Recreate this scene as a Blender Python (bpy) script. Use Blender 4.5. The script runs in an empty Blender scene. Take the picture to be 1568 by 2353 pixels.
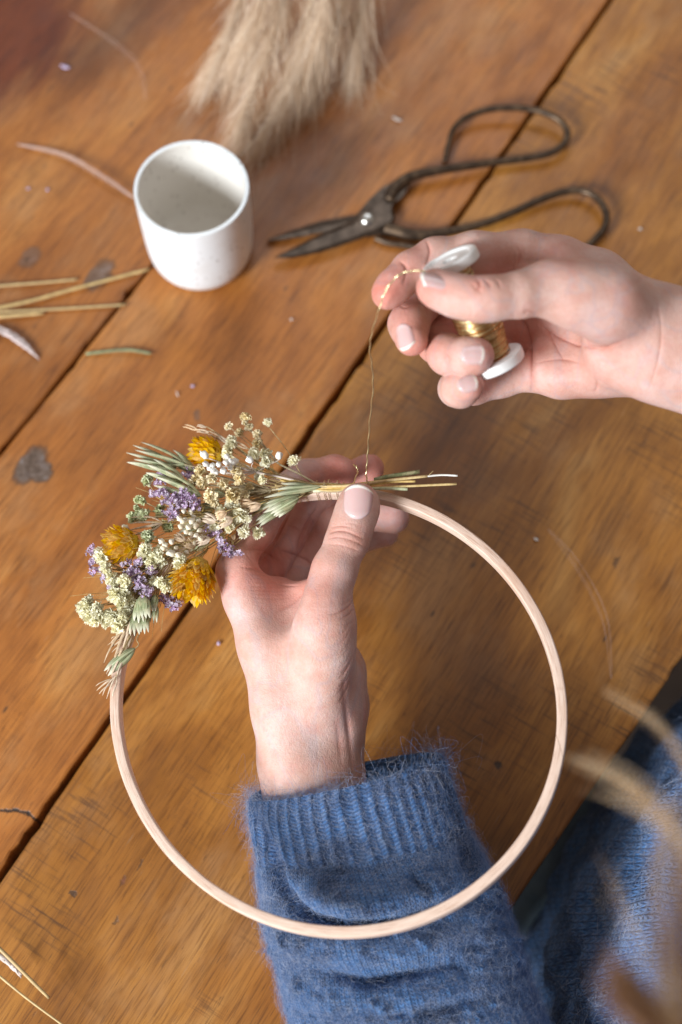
import bpy, math, random
import numpy as np
from mathutils import Vector, Matrix

# ------------------------------------------------------------------ camera, light, exposure
SC = bpy.context.scene
PITCH, CAMH, LENS = 67.5, 0.90, 50.0
F = LENS / 36 * 2353.0                       # focal length in units of the 1568 x 2353 picture grid
_p = math.radians(PITCH)
FWD = np.array([0, math.cos(_p), -math.sin(_p)])
UP = np.array([0, math.sin(_p), math.cos(_p)])
RT = np.array([1.0, 0, 0])
CAM = np.array([0, 0, CAMH])
cam_data = bpy.data.cameras.new('camera')
cam = bpy.data.objects.new('camera', cam_data)
SC.collection.objects.link(cam)
cam.location = CAM
cam.rotation_euler = (math.radians(90 - PITCH), 0, 0)
cam_data.lens = LENS
cam_data.sensor_fit = 'AUTO'
cam_data.sensor_width = 36
cam_data.clip_start = 0.02
cam_data.clip_end = 50
cam_data.dof.use_dof = True
cam_data.dof.focus_distance = 0.815
cam_data.dof.aperture_fstop = 3.6
SC.camera = cam

world = bpy.data.worlds.new('World')
SC.world = world
world.use_nodes = True
bg = world.node_tree.nodes['Background']
bg.inputs[0].default_value = (1.0, 0.87, 0.76, 1)
bg.inputs[1].default_value = 0.27

def area_light(name, loc, target, sx, sy, power, col):
    ld = bpy.data.lights.new(name, 'AREA')
    ld.shape = 'RECTANGLE'; ld.size = sx; ld.size_y = sy; ld.energy = power; ld.color = col
    o = bpy.data.objects.new(name, ld); SC.collection.objects.link(o)
    o.location = loc
    o.rotation_euler = (Vector(target) - Vector(loc)).to_track_quat('-Z', 'Y').to_euler()
    return o
area_light('window_light', (-2.0, -1.55, 1.6), (0, 0.35, 0.1), 1.0, 1.1, 172, (0.90, 0.955, 1.0))
area_light('far_window_light', (0.1, 2.5, 2.3), (0, 0.5, 0), 1.8, 1.0, 19, (0.84, 0.92, 1.0))

SC.view_settings.view_transform = 'Standard'
SC.view_settings.look = 'None'
SC.view_settings.exposure = 0.12
SC.view_settings.gamma = 1.0
SC.render.resolution_x = 682; SC.render.resolution_y = 1024
SC.cycles.max_bounces = 8
SC.cycles.transparent_max_bounces = 16

rng = np.random.default_rng(7)
random.seed(7)
COL = SC.collection

# ------------------------------------------------------------------ places
def CS(px, py, d):                            # camera-axes coordinates (right, up, back)
    return np.array([(px - 784) / F * d, -(py - 1176.5) / F * d, -d])
def C2W(q):
    q = np.asarray(q, float)
    return CAM + q[..., 0:1] * RT + q[..., 1:2] * UP - q[..., 2:3] * FWD
def W(px, py, d):                             # point at distance d along the view axis
    return C2W(CS(px, py, d))
def T(px, py, h=0.0):                         # point on the level z = h
    v = (px - 784) / F * RT - (py - 1176.5) / F * UP + FWD
    t = (h - CAMH) / v[2]
    return CAM + t * v
def D_at(px, py, h=0.0):
    v = -(py - 1176.5) / F * UP + FWD
    return (h - CAMH) / v[2]

# ------------------------------------------------------------------ objects
def tag(o, label=None, cat=None, group=None, kind=None):
    if label: o['label'] = label
    if cat: o['category'] = cat
    if group: o['group'] = group
    if kind: o['kind'] = kind
    return o
def empty(name, loc, label=None, cat=None, group=None):
    o = bpy.data.objects.new(name, None)
    o.location = loc; o.empty_display_size = 0.01
    COL.objects.link(o)
    return tag(o, label, cat, group)
def link(name, data, parent=None, mat=None):
    o = bpy.data.objects.new(name, data)
    COL.objects.link(o)
    if mat is not None and hasattr(data, 'materials') and len(data.materials) == 0:
        data.materials.append(mat)
    if parent is not None:
        o.parent = parent
        par = parent; off = Vector((0, 0, 0)); M = Matrix.Identity(4)
        chain = []
        while par is not None:
            chain.append(par); par = par.parent
        for q in reversed(chain):
            M = M @ q.matrix_parent_inverse @ q.matrix_basis
        o.matrix_parent_inverse = M.inverted()
    return o
def mesh_from(name, V, Fc, smooth=True):
    me = bpy.data.meshes.new(name)
    V = np.asarray(V, dtype=np.float32)
    if isinstance(Fc, np.ndarray) and Fc.ndim == 2:
        n, k = Fc.shape
        me.vertices.add(len(V)); me.vertices.foreach_set('co', V.ravel())
        me.loops.add(n * k); me.loops.foreach_set('vertex_index', Fc.astype(np.int32).ravel())
        me.polygons.add(n)
        me.polygons.foreach_set('loop_start', np.arange(0, n * k, k, dtype=np.int32))
        me.update(calc_edges=True)
    else:
        me.from_pydata([tuple(v) for v in V.tolist()], [], [tuple(f) for f in Fc])
        me.update()
    if smooth:
        me.polygons.foreach_set('use_smooth', np.ones(len(me.polygons), dtype=bool))
    me.validate(verbose=False)
    return me
def recenter(me):
    """move a mesh so that its origin lies at its bounding centre; returns the centre"""
    n = len(me.vertices); co = np.empty(n * 3, np.float32); me.vertices.foreach_get('co', co); co = co.reshape(-1, 3)
    c = (co.min(0) + co.max(0)) / 2
    me.vertices.foreach_set('co', (co - c).ravel()); me.update()
    return c
def obj(name, V, Fc, mat, parent=None, smooth=True):
    me = mesh_from(name, V, Fc, smooth)
    c = recenter(me)
    o = link(name, me, None, mat)
    o.location = c
    if parent is not None:
        off = Vector((0, 0, 0)); p = parent
        while p is not None:
            off += p.location; p = p.parent
        o.parent = parent
        o.location = Vector(c.tolist()) - off
    return o

def catmull(P, n=8):
    P = np.asarray(P, float)
    if len(P) < 3:
        t = np.linspace(0, 1, n + 1)[:, None]
        return P[0] * (1 - t) + P[1] * t
    Q = np.vstack([2 * P[0] - P[1], P, 2 * P[-1] - P[-2]])
    out = []
    for i in range(1, len(Q) - 2):
        t = np.linspace(0, 1, n, endpoint=False)[:, None]
        a, b, c, d = Q[i - 1], Q[i], Q[i + 1], Q[i + 2]
        out.append(0.5 * (2 * b + (c - a) * t + (2 * a - 5 * b + 4 * c - d) * t ** 2 + (3 * b - a - 3 * c + d) * t ** 3))
    return np.vstack([np.vstack(out), P[-1:]])
def tube_geo(P, R, k=8, cap=True, flat=None):
    """tube along P with radii R (scalar or list); flat=(vector, factor) squeezes it"""
    P = np.asarray(P, float); n = len(P)
    R = np.full(n, R) if np.isscalar(R) else np.asarray(R, float)
    Tn = np.gradient(P, axis=0); Tn /= np.linalg.norm(Tn, axis=1)[:, None] + 1e-12
    u = np.cross(Tn[0], [0.3, 0.2, 1.0]); u /= np.linalg.norm(u)
    V = []; a = np.arange(k) / k * 2 * np.pi
    for i in range(n):
        u = u - Tn[i] * (u @ Tn[i]); u /= np.linalg.norm(u) + 1e-12
        v = np.cross(Tn[i], u)
        ring = np.cos(a)[:, None] * u + np.sin(a)[:, None] * v
        if flat is not None:
            fv = np.asarray(flat[0], float); fv = fv - Tn[i] * (fv @ Tn[i]); fv /= np.linalg.norm(fv) + 1e-12
            ring = ring - np.outer(ring @ fv, fv) * (1 - flat[1])
        V.append(P[i] + R[i] * ring)
    V = np.vstack(V)
    Fc = []
    for i in range(n - 1):
        for j in range(k):
            j2 = (j + 1) % k
            Fc.append((i * k + j, i * k + j2, (i + 1) * k + j2, (i + 1) * k + j))
    if cap:
        Fc.append(tuple(range(k))[::-1]); Fc.append(tuple((n - 1) * k + j for j in range(k)))
    return V, Fc
def join_geo(parts):
    V = []; Fc = []; o = 0
    for v, f in parts:
        V.append(np.asarray(v)); Fc += [tuple(int(i) + o for i in q) for q in f]; o += len(v)
    return np.vstack(V), Fc
def lathe_geo(prof, k=64, close=False):
    """prof: list of (r, z)"""
    a = np.arange(k) / k * 2 * np.pi
    V = np.vstack([np.stack([r * np.cos(a), r * np.sin(a), np.full(k, z)], 1) for r, z in prof])
    Fc = []
    m = len(prof)
    for i in range(m - 1 + (1 if close else 0)):
        i2 = (i + 1) % m
        for j in range(k):
            j2 = (j + 1) % k
            Fc.append((i * k + j, i * k + j2, i2 * k + j2, i2 * k + j))
    return V, Fc
def frame_from(z, x=None):
    z = np.asarray(z, float); z = z / np.linalg.norm(z)
    x = np.array([1.0, 0, 0]) if x is None else np.asarray(x, float)
    x = x - z * (x @ z)
    if np.linalg.norm(x) < 1e-6: x = np.array([0, 1.0, 0]) - z * z[1]
    x /= np.linalg.norm(x); y = np.cross(z, x)
    return np.stack([x, y, z], 1)           # columns
def eul(Rm):
    return Matrix(Rm.tolist()).to_euler()
def fibres(name, P0, mat, rad, parent=None, kind=None):
    """P0: (n, m, 3) points of n strands; rad: root radius (scalar or (m,) profile)"""
    n, m, _ = P0.shape
    hc = bpy.data.hair_curves.new(name)
    hc.add_curves([m] * n)
    c = P0.reshape(-1, 3).mean(0)
    hc.position_data.foreach_set('vector', (P0 - c).astype(np.float32).ravel())
    rad = np.broadcast_to(np.asarray(rad, np.float32), (n, m)) if np.ndim(rad) != 1 or len(np.atleast_1d(rad)) == m else rad
    at = hc.attributes.get('radius') or hc.attributes.new('radius', 'FLOAT', 'POINT')
    at.data.foreach_set('value', np.ascontiguousarray(rad, dtype=np.float32).ravel())
    hc.materials.append(mat)
    o = bpy.data.objects.new(name, hc); COL.objects.link(o)
    off = Vector((0, 0, 0)); p = parent
    while p is not None:
        off += p.location; p = p.parent
    o.parent = parent
    o.location = Vector(c.tolist()) - off
    if kind: o['kind'] = kind
    return o

# ------------------------------------------------------------------ materials
class NT:
    def __init__(s, name):
        s.m = bpy.data.materials.new(name); s.m.use_nodes = True
        s.t = s.m.node_tree; s.b = s.t.nodes['Principled BSDF']; s.o = s.t.nodes['Material Output']
    def n(s, ty, **kw):
        nd = s.t.nodes.new(ty)
        for k, v in kw.items():
            if k.startswith('i_'):
                key = k[2:]; key = int(key) if key.isdigit() else key.replace('_', ' ')
                s.set(nd.inputs[key], v)
            else: setattr(nd, k, v)
        return nd
    def set(s, inp, v):
        if hasattr(v, 'links') and hasattr(v, 'is_output'): s.t.links.new(v, inp)
        else: inp.default_value = v
    def math(s, op, a, b=None, c=None, clamp=False):
        nd = s.t.nodes.new('ShaderNodeMath'); nd.operation = op; nd.use_clamp = clamp
        s.set(nd.inputs[0], a)
        if b is not None: s.set(nd.inputs[1], b)
        if c is not None: s.set(nd.inputs[2], c)
        return nd.outputs[0]
    def mix(s, f, a, b, mode='MIX'):
        nd = s.t.nodes.new('ShaderNodeMix'); nd.data_type = 'RGBA'; nd.blend_type = mode
        s.set(nd.inputs[0], f); s.set(nd.inputs[6], a); s.set(nd.inputs[7], b)
        return nd.outputs[2]
    def ramp(s, f, stops, interp='LINEAR'):
        nd = s.t.nodes.new('ShaderNodeValToRGB'); nd.color_ramp.interpolation = interp
        el = nd.color_ramp.elements
        while len(el) < len(stops): el.new(0.5)
        for e, (p, c) in zip(el, stops):
            e.position = p; e.color = c if len(c) == 4 else (*c, 1)
        s.set(nd.inputs[0], f)
        return nd.outputs[0]
    def noise(s, vec, scale, detail=3, rough=0.5, dist=0.0, out=0):
        nd = s.n('ShaderNodeTexNoise', i_Scale=scale, i_Detail=detail, i_Roughness=rough, i_Distortion=dist)
        if vec is not None: s.t.links.new(vec, nd.inputs['Vector'])
        return nd.outputs[out]
    def mapping(s, vec, scale=(1, 1, 1), loc=(0, 0, 0), rot=(0, 0, 0)):
        nd = s.n('ShaderNodeMapping'); nd.inputs['Scale'].default_value = scale
        nd.inputs['Location'].default_value = loc; nd.inputs['Rotation'].default_value = rot
        s.t.links.new(vec, nd.inputs['Vector']); return nd.outputs[0]
    def objco(s): return s.n('ShaderNodeTexCoord').outputs['Object']
    def bump(s, h, strength, dist, prev=None):
        nd = s.n('ShaderNodeBump', i_Strength=strength, i_Distance=dist)
        s.t.links.new(h, nd.inputs['Height'])
        if prev is not None: s.t.links.new(prev, nd.inputs['Normal'])
        s.t.links.new(nd.outputs[0], s.b.inputs['Normal'])
        return nd.outputs[0]
    def p(s, **kw):
        for k, v in kw.items(): s.set(s.b.inputs[k.replace('_', ' ')], v)
        return s

def smoothmask(nt, v, lo, hi):
    nd = nt.n('ShaderNodeMapRange', interpolation_type='SMOOTHSTEP')
    nt.set(nd.inputs[0], v); nd.inputs[1].default_value = lo; nd.inputs[2].default_value = hi
    nd.inputs[3].default_value = 0; nd.inputs[4].default_value = 1
    return nd.outputs[0]

def wood_mat(name, cols, seed, knots, saw=0.3, grey=0.3, cracks=(), fine=1.0, stains=()):
    nt = NT(name); co = nt.objco()
    big = nt.noise(nt.mapping(co, (5, 13, 9), (seed, seed * 2, 0)), 1.0, 4, 0.6, 0.6)
    col = nt.ramp(big, [(0.28, cols[0]), (0.45, cols[1]), (0.58, cols[2]), (0.74, cols[3])])
    # broad greyish / reddish clouds of wear
    cl = nt.noise(nt.mapping(co, (9, 14, 9), (3 + seed, 1, 0)), 1.0, 5, 0.65)
    col = nt.mix(nt.math('MULTIPLY', smoothmask(nt, cl, 0.48, 0.68), grey * 1.1), col, (0.40, 0.23, 0.11, 1))
    sc_ = nt.noise(nt.mapping(co, (40, 500, 60), (2, seed, 0), (0, 0, .5)), 1.0, 2, .6)
    col = nt.mix(nt.math('MULTIPLY', smoothmask(nt, sc_, .70, .78), .35), col, (0.45, 0.33, 0.22, 1))
    cl2 = nt.noise(nt.mapping(co, (7, 20, 9), (13 + seed, 5, 0)), 1.0, 4, 0.6)
    col = nt.mix(nt.math('MULTIPLY', smoothmask(nt, cl2, 0.52, 0.72), 0.35), col, (0.19, 0.062, 0.014, 1))
    # grain
    gr = nt.noise(nt.mapping(co, (14, 260, 60), (seed, 0, 0)), 1.0, 4, 0.65, 0.25)
    g1 = nt.ramp(gr, [(0.3, (0.55, 0.50, 0.46)), (0.5, (1, 1, 1)), (0.75, (1.0, 1.0, 1.0))])
    col = nt.mix(0.75 * fine, col, g1, 'MULTIPLY')
    gr2 = nt.noise(nt.mapping(co, (40, 900, 60), (0, seed, 0)), 1.0, 2, 0.6)
    g2 = nt.ramp(gr2, [(0.34, (0.5, 0.45, 0.40)), (0.5, (1, 1, 1))])
    col = nt.mix(0.75 * fine, col, g2, 'MULTIPLY')
    gr3 = nt.noise(nt.mapping(co, (18, 1500, 60), (0, seed, 3)), 1.0, 2, .6)
    col = nt.mix(nt.math('MULTIPLY', smoothmask(nt, gr3, .56, .68), .45 * fine), col, (0.11, 0.045, 0.014, 1))
    # pores: short dark dashes
    po = nt.noise(nt.mapping(co, (90, 900, 60), (seed, 0, 0)), 1.0, 1, 0.5)
    pm = smoothmask(nt, po, 0.68, 0.74)
    col = nt.mix(nt.math('MULTIPLY', pm, 0.6 * fine), col, (0.07, 0.03, 0.012, 1))
    # saw marks across the grain, in patches
    sw = nt.noise(nt.mapping(co, (330, 22, 60), (seed, 0, 0), (0, 0, 0.12)), 1.0, 3, 0.7)
    sp = nt.noise(nt.mapping(co, (9, 9, 9), (seed + 7, 0, 0)), 1.0, 2, 0.5)
    sm = nt.math('MULTIPLY', smoothmask(nt, sw, 0.5, 0.68), nt.math('MULTIPLY', smoothmask(nt, sp, 0.47, 0.62), saw))
    col = nt.mix(sm, col, (0.10, 0.042, 0.015, 1))
    for (kx, ky, rx, ry, kc_, amt) in stains:
        so_ = nt.n('ShaderNodeSeparateXYZ'); nt.t.links.new(co, so_.inputs[0])
        dx = nt.math('DIVIDE', nt.math('SUBTRACT', so_.outputs[0], kx), rx); dy = nt.math('DIVIDE', nt.math('SUBTRACT', so_.outputs[1], ky), ry)
        d = nt.math('ADD', nt.math('SQRT', nt.math('ADD', nt.math('MULTIPLY', dx, dx), nt.math('MULTIPLY', dy, dy))), nt.math('MULTIPLY', nt.math('SUBTRACT', nt.noise(nt.mapping(co, (14, 60, 30)), 1.0, 4, .6), .5), 1.1))
        col = nt.mix(nt.math('MULTIPLY', nt.math('SUBTRACT', 1.0, smoothmask(nt, d, .55, 1.25)), amt), col, (*kc_, 1), 'MULTIPLY')
    # small specks
    vo = nt.n('ShaderNodeTexVoronoi', i_Scale=1.0); nt.t.links.new(nt.mapping(co, (22, 55, 30)), vo.inputs['Vector'])
    rnd = nt.n('ShaderNodeSeparateColor'); nt.t.links.new(vo.outputs['Color'], rnd.inputs[0])
    spk = nt.math('MULTIPLY', nt.math('SUBTRACT', 1.0, smoothmask(nt, vo.outputs['Distance'], 0.02, 0.09)), nt.math('GREATER_THAN', rnd.outputs[0], 0.86))
    col = nt.mix(nt.math('MULTIPLY', spk, 0.8), col, (0.05, 0.028, 0.015, 1))
    hb = nt.math('MULTIPLY', gr, 0.6)
    dn = nt.noise(co, 90, 4, 0.7, 0, 1)
    dco = nt.n('ShaderNodeVectorMath', operation='MULTIPLY_ADD')
    nt.t.links.new(dn, dco.inputs[0]); dco.inputs[1].default_value = (0.014, 0.014, 0); 
    sub = nt.n('ShaderNodeVectorMath', operation='SUBTRACT'); nt.t.links.new(co, sub.inputs[0]); sub.inputs[1].default_value = (0.007, 0.007, 0)
    nt.t.links.new(sub.outputs[0], dco.inputs[2])
    sep = nt.n('ShaderNodeSeparateXYZ'); nt.t.links.new(dco.outputs[0], sep.inputs[0])
    for (kx, ky, rx, ry, kc, amt) in knots:
        dx = nt.math('DIVIDE', nt.math('SUBTRACT', sep.outputs[0], kx), rx)
        dy = nt.math('DIVIDE', nt.math('SUBTRACT', sep.outputs[1], ky), ry)
        d = nt.math('SQRT', nt.math('ADD', nt.math('MULTIPLY', dx, dx), nt.math('MULTIPLY', dy, dy)))
        m = nt.math('SUBTRACT', 1.0, smoothmask(nt, d, 0.72, 1.12))
        ring = nt.math('MULTIPLY', nt.math('SUBTRACT', 1.0, smoothmask(nt, nt.math('ABSOLUTE', nt.math('SUBTRACT', d, 0.95)), 0.0, 0.22)), 0.5)
        inner = nt.ramp(nt.noise(co, 170, 5, 0.8), [(0.38, (0.06, 0.036, 0.024)), (0.5, kc), (0.62, (kc[0] * 1.3, kc[1] * 1.5, kc[2] * 1.9)), (0.72, (0.36, 0.33, 0.31))])
        col = nt.mix(nt.math('MULTIPLY', m, amt), col, inner)
        col = nt.mix(nt.math('MULTIPLY', ring, amt), col, (0.05, 0.026, 0.014, 1))
        hb = nt.math('SUBTRACT', hb, nt.math('MULTIPLY', m, nt.math('MULTIPLY', nt.noise(co, 220, 3, 0.7), 2.5 * amt)))
    if cracks:
        dco2 = nt.n('ShaderNodeVectorMath', operation='MULTIPLY_ADD')
        nt.t.links.new(nt.noise(co, 260, 3, 0.6, 0, 1), dco2.inputs[0]); dco2.inputs[1].default_value = (0.004, 0.004, 0); nt.t.links.new(co, dco2.inputs[2])
        s2 = nt.n('ShaderNodeSeparateXYZ'); nt.t.links.new(dco2.outputs[0], s2.inputs[0])
        for (ax, ay, bx, by, w) in cracks:
            L2 = (bx - ax) ** 2 + (by - ay) ** 2
            px = nt.math('SUBTRACT', s2.outputs[0], ax); py = nt.math('SUBTRACT', s2.outputs[1], ay)
            h = nt.math('DIVIDE', nt.math('ADD', nt.math('MULTIPLY', px, bx - ax), nt.math('MULTIPLY', py, by - ay)), L2, clamp=True)
            ex = nt.math('SUBTRACT', px, nt.math('MULTIPLY', h, bx - ax)); ey = nt.math('SUBTRACT', py, nt.math('MULTIPLY', h, by - ay))
            d = nt.math('SQRT', nt.math('ADD', nt.math('MULTIPLY', ex, ex), nt.math('MULTIPLY', ey, ey)))
            m = nt.math('SUBTRACT', 1.0, smoothmask(nt, d, w * 0.4, w))
            col = nt.mix(nt.math('MULTIPLY', m, 0.9), col, (0.02, 0.012, 0.008, 1))
            hb = nt.math('SUBTRACT', hb, nt.math('MULTIPLY', m, 2.0))
    nt.p(Base_Color=col)
    rg = nt.noise(nt.mapping(co, (30, 60, 30)), 1.0, 4, 0.6)
    nt.p(Roughness=nt.math('ADD', 0.33, nt.math('MULTIPLY', rg, 0.28)), Specular_IOR_Level=0.5)
    nt.bump(hb, 0.35, 0.0006)
    return nt.m

def plain(name, col, rough=0.5, metal=0.0, var=0.15, vscale=300, bumpd=0.0, bscale=800, spec=0.5, sss=0.0, sheen=0.0, objrand=0.0, trans=0.0):
    nt = NT(name); co = nt.objco()
    nz = nt.noise(co, vscale, 4, 0.6)
    c = nt.ramp(nz, [(0.3, tuple(max(0, x * (1 - var)) for x in col)), (0.7, tuple(min(1, x * (1 + var)) for x in col))])
    if objrand:
        oi = nt.n('ShaderNodeObjectInfo')
        hs = nt.n('ShaderNodeHueSaturation'); nt.t.links.new(c, hs.inputs['Color'])
        nt.set(hs.inputs['Value'], nt.math('ADD', 1 - objrand, nt.math('MULTIPLY', oi.outputs['Random'], 2 * objrand)))
        nt.set(hs.inputs['Saturation'], nt.math('ADD', 1 - objrand, nt.math('MULTIPLY', nt.math('FRACT', nt.math('MULTIPLY', oi.outputs['Random'], 17.3)), 2 * objrand)))
        c = hs.outputs[0]
    nt.p(Base_Color=c, Roughness=rough, Metallic=metal, Specular_IOR_Level=spec)
    if sss: nt.p(Subsurface_Weight=sss, Subsurface_Scale=0.003); nt.b.inputs['Subsurface Radius'].default_value = (1, .8, .5)
    if sheen: nt.p(Sheen_Weight=sheen, Sheen_Roughness=0.5)
    if bumpd: nt.bump(nt.noise(co, bscale, 3, 0.6), 0.6, bumpd)
    return nt.m

# ------------------------------------------------------------------ the table
def lerp(a, b, t): return a + (b - a) * t
A0, A1 = T(0, 1043), T(841, 0)
B0, B1 = T(0, 2014), T(1402, 0)
E0, E1 = T(1164, 2104), T(1564, 1518)
def ext(p, q, n, f):                          # the line p-q lengthened by n before and f after
    d = (q - p) / np.linalg.norm(q - p)
    return p - d * n, q + d * f
A0, A1 = ext(A0, A1, .55, .5); B0, B1 = ext(B0, B1, .45, .4); E0, E1 = ext(E0, E1, .55, 1.25)
gdir = (B1 - B0); gdir /= np.linalg.norm(gdir); gang = math.atan2(gdir[1], gdir[0]); nrm = np.array([-gdir[1], gdir[0], 0])
Z0, Z1 = A0 + nrm * .26, A1 + nrm * .30
TABLE = empty('table', (0, 0.4, -0.75), 'worn varnished plank table top of orange brown wood with dark gaps between boards', 'table')
def local(P, O):
    d = np.asarray(P) - O
    return (d @ gdir, d @ nrm)
def plank(lo, hi, O, mat, label, seed, glo, ghi):
    """board between the lines lo and hi (each a pair of end points); gap half widths glo, ghi as (near, far)"""
    r = np.random.default_rng(seed); n = 240
    ca, sa = gdir, nrm
    rows = []
    t = np.linspace(0, 1, n)
    def wob(): 
        w = np.convolve(r.normal(size=n + 8), np.ones(7) / 7, 'same')[4:-4]
        w = w * 0.0007
        for q in range(16):                      # small chips along the edge
            i_ = r.integers(2, n - 3); w[i_] += r.uniform(.0004, .0014); w[i_ + 1] += r.uniform(.0, .0008)
        return w
    L = lo[0] + (lo[1] - lo[0]) * t[:, None] + nrm * (lerp(glo[0], glo[1], t) + wob())[:, None]
    H = hi[0] + (hi[1] - hi[0]) * t[:, None] - nrm * (lerp(ghi[0], ghi[1], t) + wob())[:, None]
    prof = [(0.0, -0.034), (0.0, -0.0022), (0.0005, -0.0008), (0.0018, 0.0)]
    V = []
    for i in range(n):
        ring = [L[i] + nrm * a + [0, 0, z] for a, z in prof]
        m = 12
        for k in range(1, m):
            ring.append(L[i] * (1 - k / m) + H[i] * (k / m) + [0, 0, 0])
        ring += [H[i] - nrm * a + [0, 0, z] for a, z in prof[::-1]]
        V.append(ring)
    V = np.array(V); k = V.shape[1]
    loc = V - O
    V2 = np.stack([loc @ gdir, loc @ nrm, loc[..., 2]], -1).reshape(-1, 3)
    Fc = [(i * k + j, (i + 1) * k + j, (i + 1) * k + j + 1, i * k + j + 1) for i in range(n - 1) for j in range(k - 1)]
    Fc += [((i + 1) * k, i * k, i * k + k - 1, (i + 1) * k + k - 1) for i in range(n - 1)]
    Fc.append(tuple(range(k))); Fc.append(tuple(((n - 1) * k + j) for j in range(k))[::-1])
    me = mesh_from('plank', V2, Fc, False)
    o = link('plank', me, None, mat)
    o.parent = TABLE
    o.location = Vector(O.tolist()) - TABLE.location
    o.rotation_euler = (0, 0, gang)
    o['label'] = label
    return o
O1, O2, O3 = T(200, 500), T(560, 900), T(900, 1700)
def kn(O, px, py, rx, ry, c, amt=0.9):
    l = local(T(px, py), O); return (l[0], l[1], rx, ry, c, amt)
kc = (0.13, 0.085, 0.06)
cA = [(0.20, 0.063, 0.011), (0.31, 0.102, 0.016), (0.41, 0.146, 0.026), (0.50, 0.215, 0.052)]
cB = [(0.24, 0.078, 0.013), (0.36, 0.122, 0.021), (0.45, 0.166, 0.031), (0.53, 0.25, 0.068)]
cC = [(0.19, 0.068, 0.009), (0.31, 0.115, 0.016), (0.43, 0.178, 0.030), (0.54, 0.28, 0.080)]
m1 = wood_mat('varnished_wood_left', cA, 1.3, [kn(O1, 68, 592, .010, .007, kc, .6), kn(O1, 228, 632, .015, .008, kc, .85), kn(O1, 5, -10, .09, .06, (0.12, 0.02, 0.008), .0), kn(O1, 100, 380, .003, .0015, kc, .4)], saw=0.1, stains=[kn(O1, -30, 60, .11, .075, (.36, .17, .09), .95), kn(O1, 250, 90, .10, .02, (.55, .5, .48), .5)])
m2 = wood_mat('varnished_wood_middle', cB, 4.1, [kn(O2, 478, 282, .016, .014, kc, .9), kn(O1, 224, 636, .015, .009, kc, .0), kn(O2, 255, 640, .010, .006, kc, .0), kn(O2, 70, 1068, .016, .0085, kc, 1.0), kn(O2, 92, 1085, .008, .008, kc, 1.0), kn(O2, 455, 950, .004, .003, kc, .6)],
              saw=0.15, stains=[kn(O2, 330, 1150, .06, .03, (.7, .6, .6), .6), kn(O2, 800, 400, .09, .02, (.72, .62, .5), .6)], cracks=[(*local(T(0, 1853), O2), *local(T(36, 1853), O2), .0014), (*local(T(30, 1850), O2), *local(T(62, 1858), O2), .0016), (*local(T(62, 1858), O2), *local(T(88, 1878), O2), .0013)])
m3 = wood_mat('varnished_wood_right', cC, 8.7, [kn(O3, 1141, 1756, .0028, .0022, (0.04, 0.02, 0.01), .9), kn(O3, 318, 1985, .004, .0014, (0.07, 0.04, 0.02), .6), kn(O3, 168, 2052, .0022, .0016, (0.05, 0.03, 0.02), .8), kn(O3, 268, 2115, .003, .0012, (0.07, 0.04, 0.02), .6), kn(O3, 280, 2025, .003, .0018, (0.15, 0.05, 0.03), .6), kn(O3, 1420, 1290, .004, .0014, (0.04, 0.02, 0.01), .6)], saw=0.85, stains=[kn(O3, 1050, 1650, .07, .035, (.62, .55, .45), .7), kn(O3, 1000, 1080, .09, .03, (.6, .5, .38), .7), kn(O3, 1330, 1330, .10, .008, (.6, .55, .5), .6), kn(O3, 1300, 1950, .12, .02, (.75, .65, .5), .6), kn(O3, 560, 2330, .05, .03, (.7, .6, .55), .6), kn(O3, 1480, 260, .09, .03, (.7, .55, .4), .6)])
# plank 1 lies left of gap A, plank 2 between the gaps, plank 3 up to the table edge
plank((A0, A1), (Z0, Z1), O1, m1, 'darker reddish board at the far left of the table', 1, (.0013, .0009), (.001, .001))
plank((B0, B1), (A0, A1), O2, m2, 'middle board with dark knots, between the two gaps', 2, (.0024, .0010), (.0010, .0006))
plank((E0, E1), (B0, B1), O3, m3, 'wide board with saw marks along the near edge of the table', 3, (0, 0), (.0024, .0010))
mdark = plain('light_block_wood', (0.05, 0.026, 0.014), 0.7, var=0.3, vscale=60)
for s, w in ((0.12, .07), (0.62, .07), (1.12, .07)):  # unseen crosspieces added under the boards to block light in the gaps
    c0 = B0 + gdir * (s + .1); 
    a = c0 - nrm * .20 + [0, 0, -.052]; b = c0 + nrm * .62 + [0, 0, -.052]
    hw = gdir * w / 2
    V = [p + q + r for p in (a, b) for q in (-hw, hw) for r in (np.array([0, 0, -.017]), np.array([0, 0, .017]))]
    obj('gap_light_block', V, [(0, 1, 3, 2), (4, 6, 7, 5), (0, 4, 5, 1), (2, 3, 7, 6), (0, 2, 6, 4), (1, 5, 7, 3)], mdark, TABLE, False)
# the filler strip one sees down in the gap
V, Fc = tube_geo([B0 + [0, 0, -.028], B1 + [0, 0, -.028]], .0065, 4); obj('gap_tongue', V, Fc, plain('grey_dusty_wood', (0.07, 0.05, 0.042), 0.9, var=.4, vscale=200), TABLE, False)
# floor below
g = 3.0
fl = link('floor', mesh_from('floor', [(-g, -g, -0.75), (g, -g, -0.75), (g, g, -0.75), (-g, g, -0.75)], [(0, 1, 2, 3)], False), None, plain('dark_floor', (0.06, 0.04, 0.03), 0.7, var=.3, vscale=8))
tag(fl, kind='structure', label='dark floor below the table')

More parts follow.
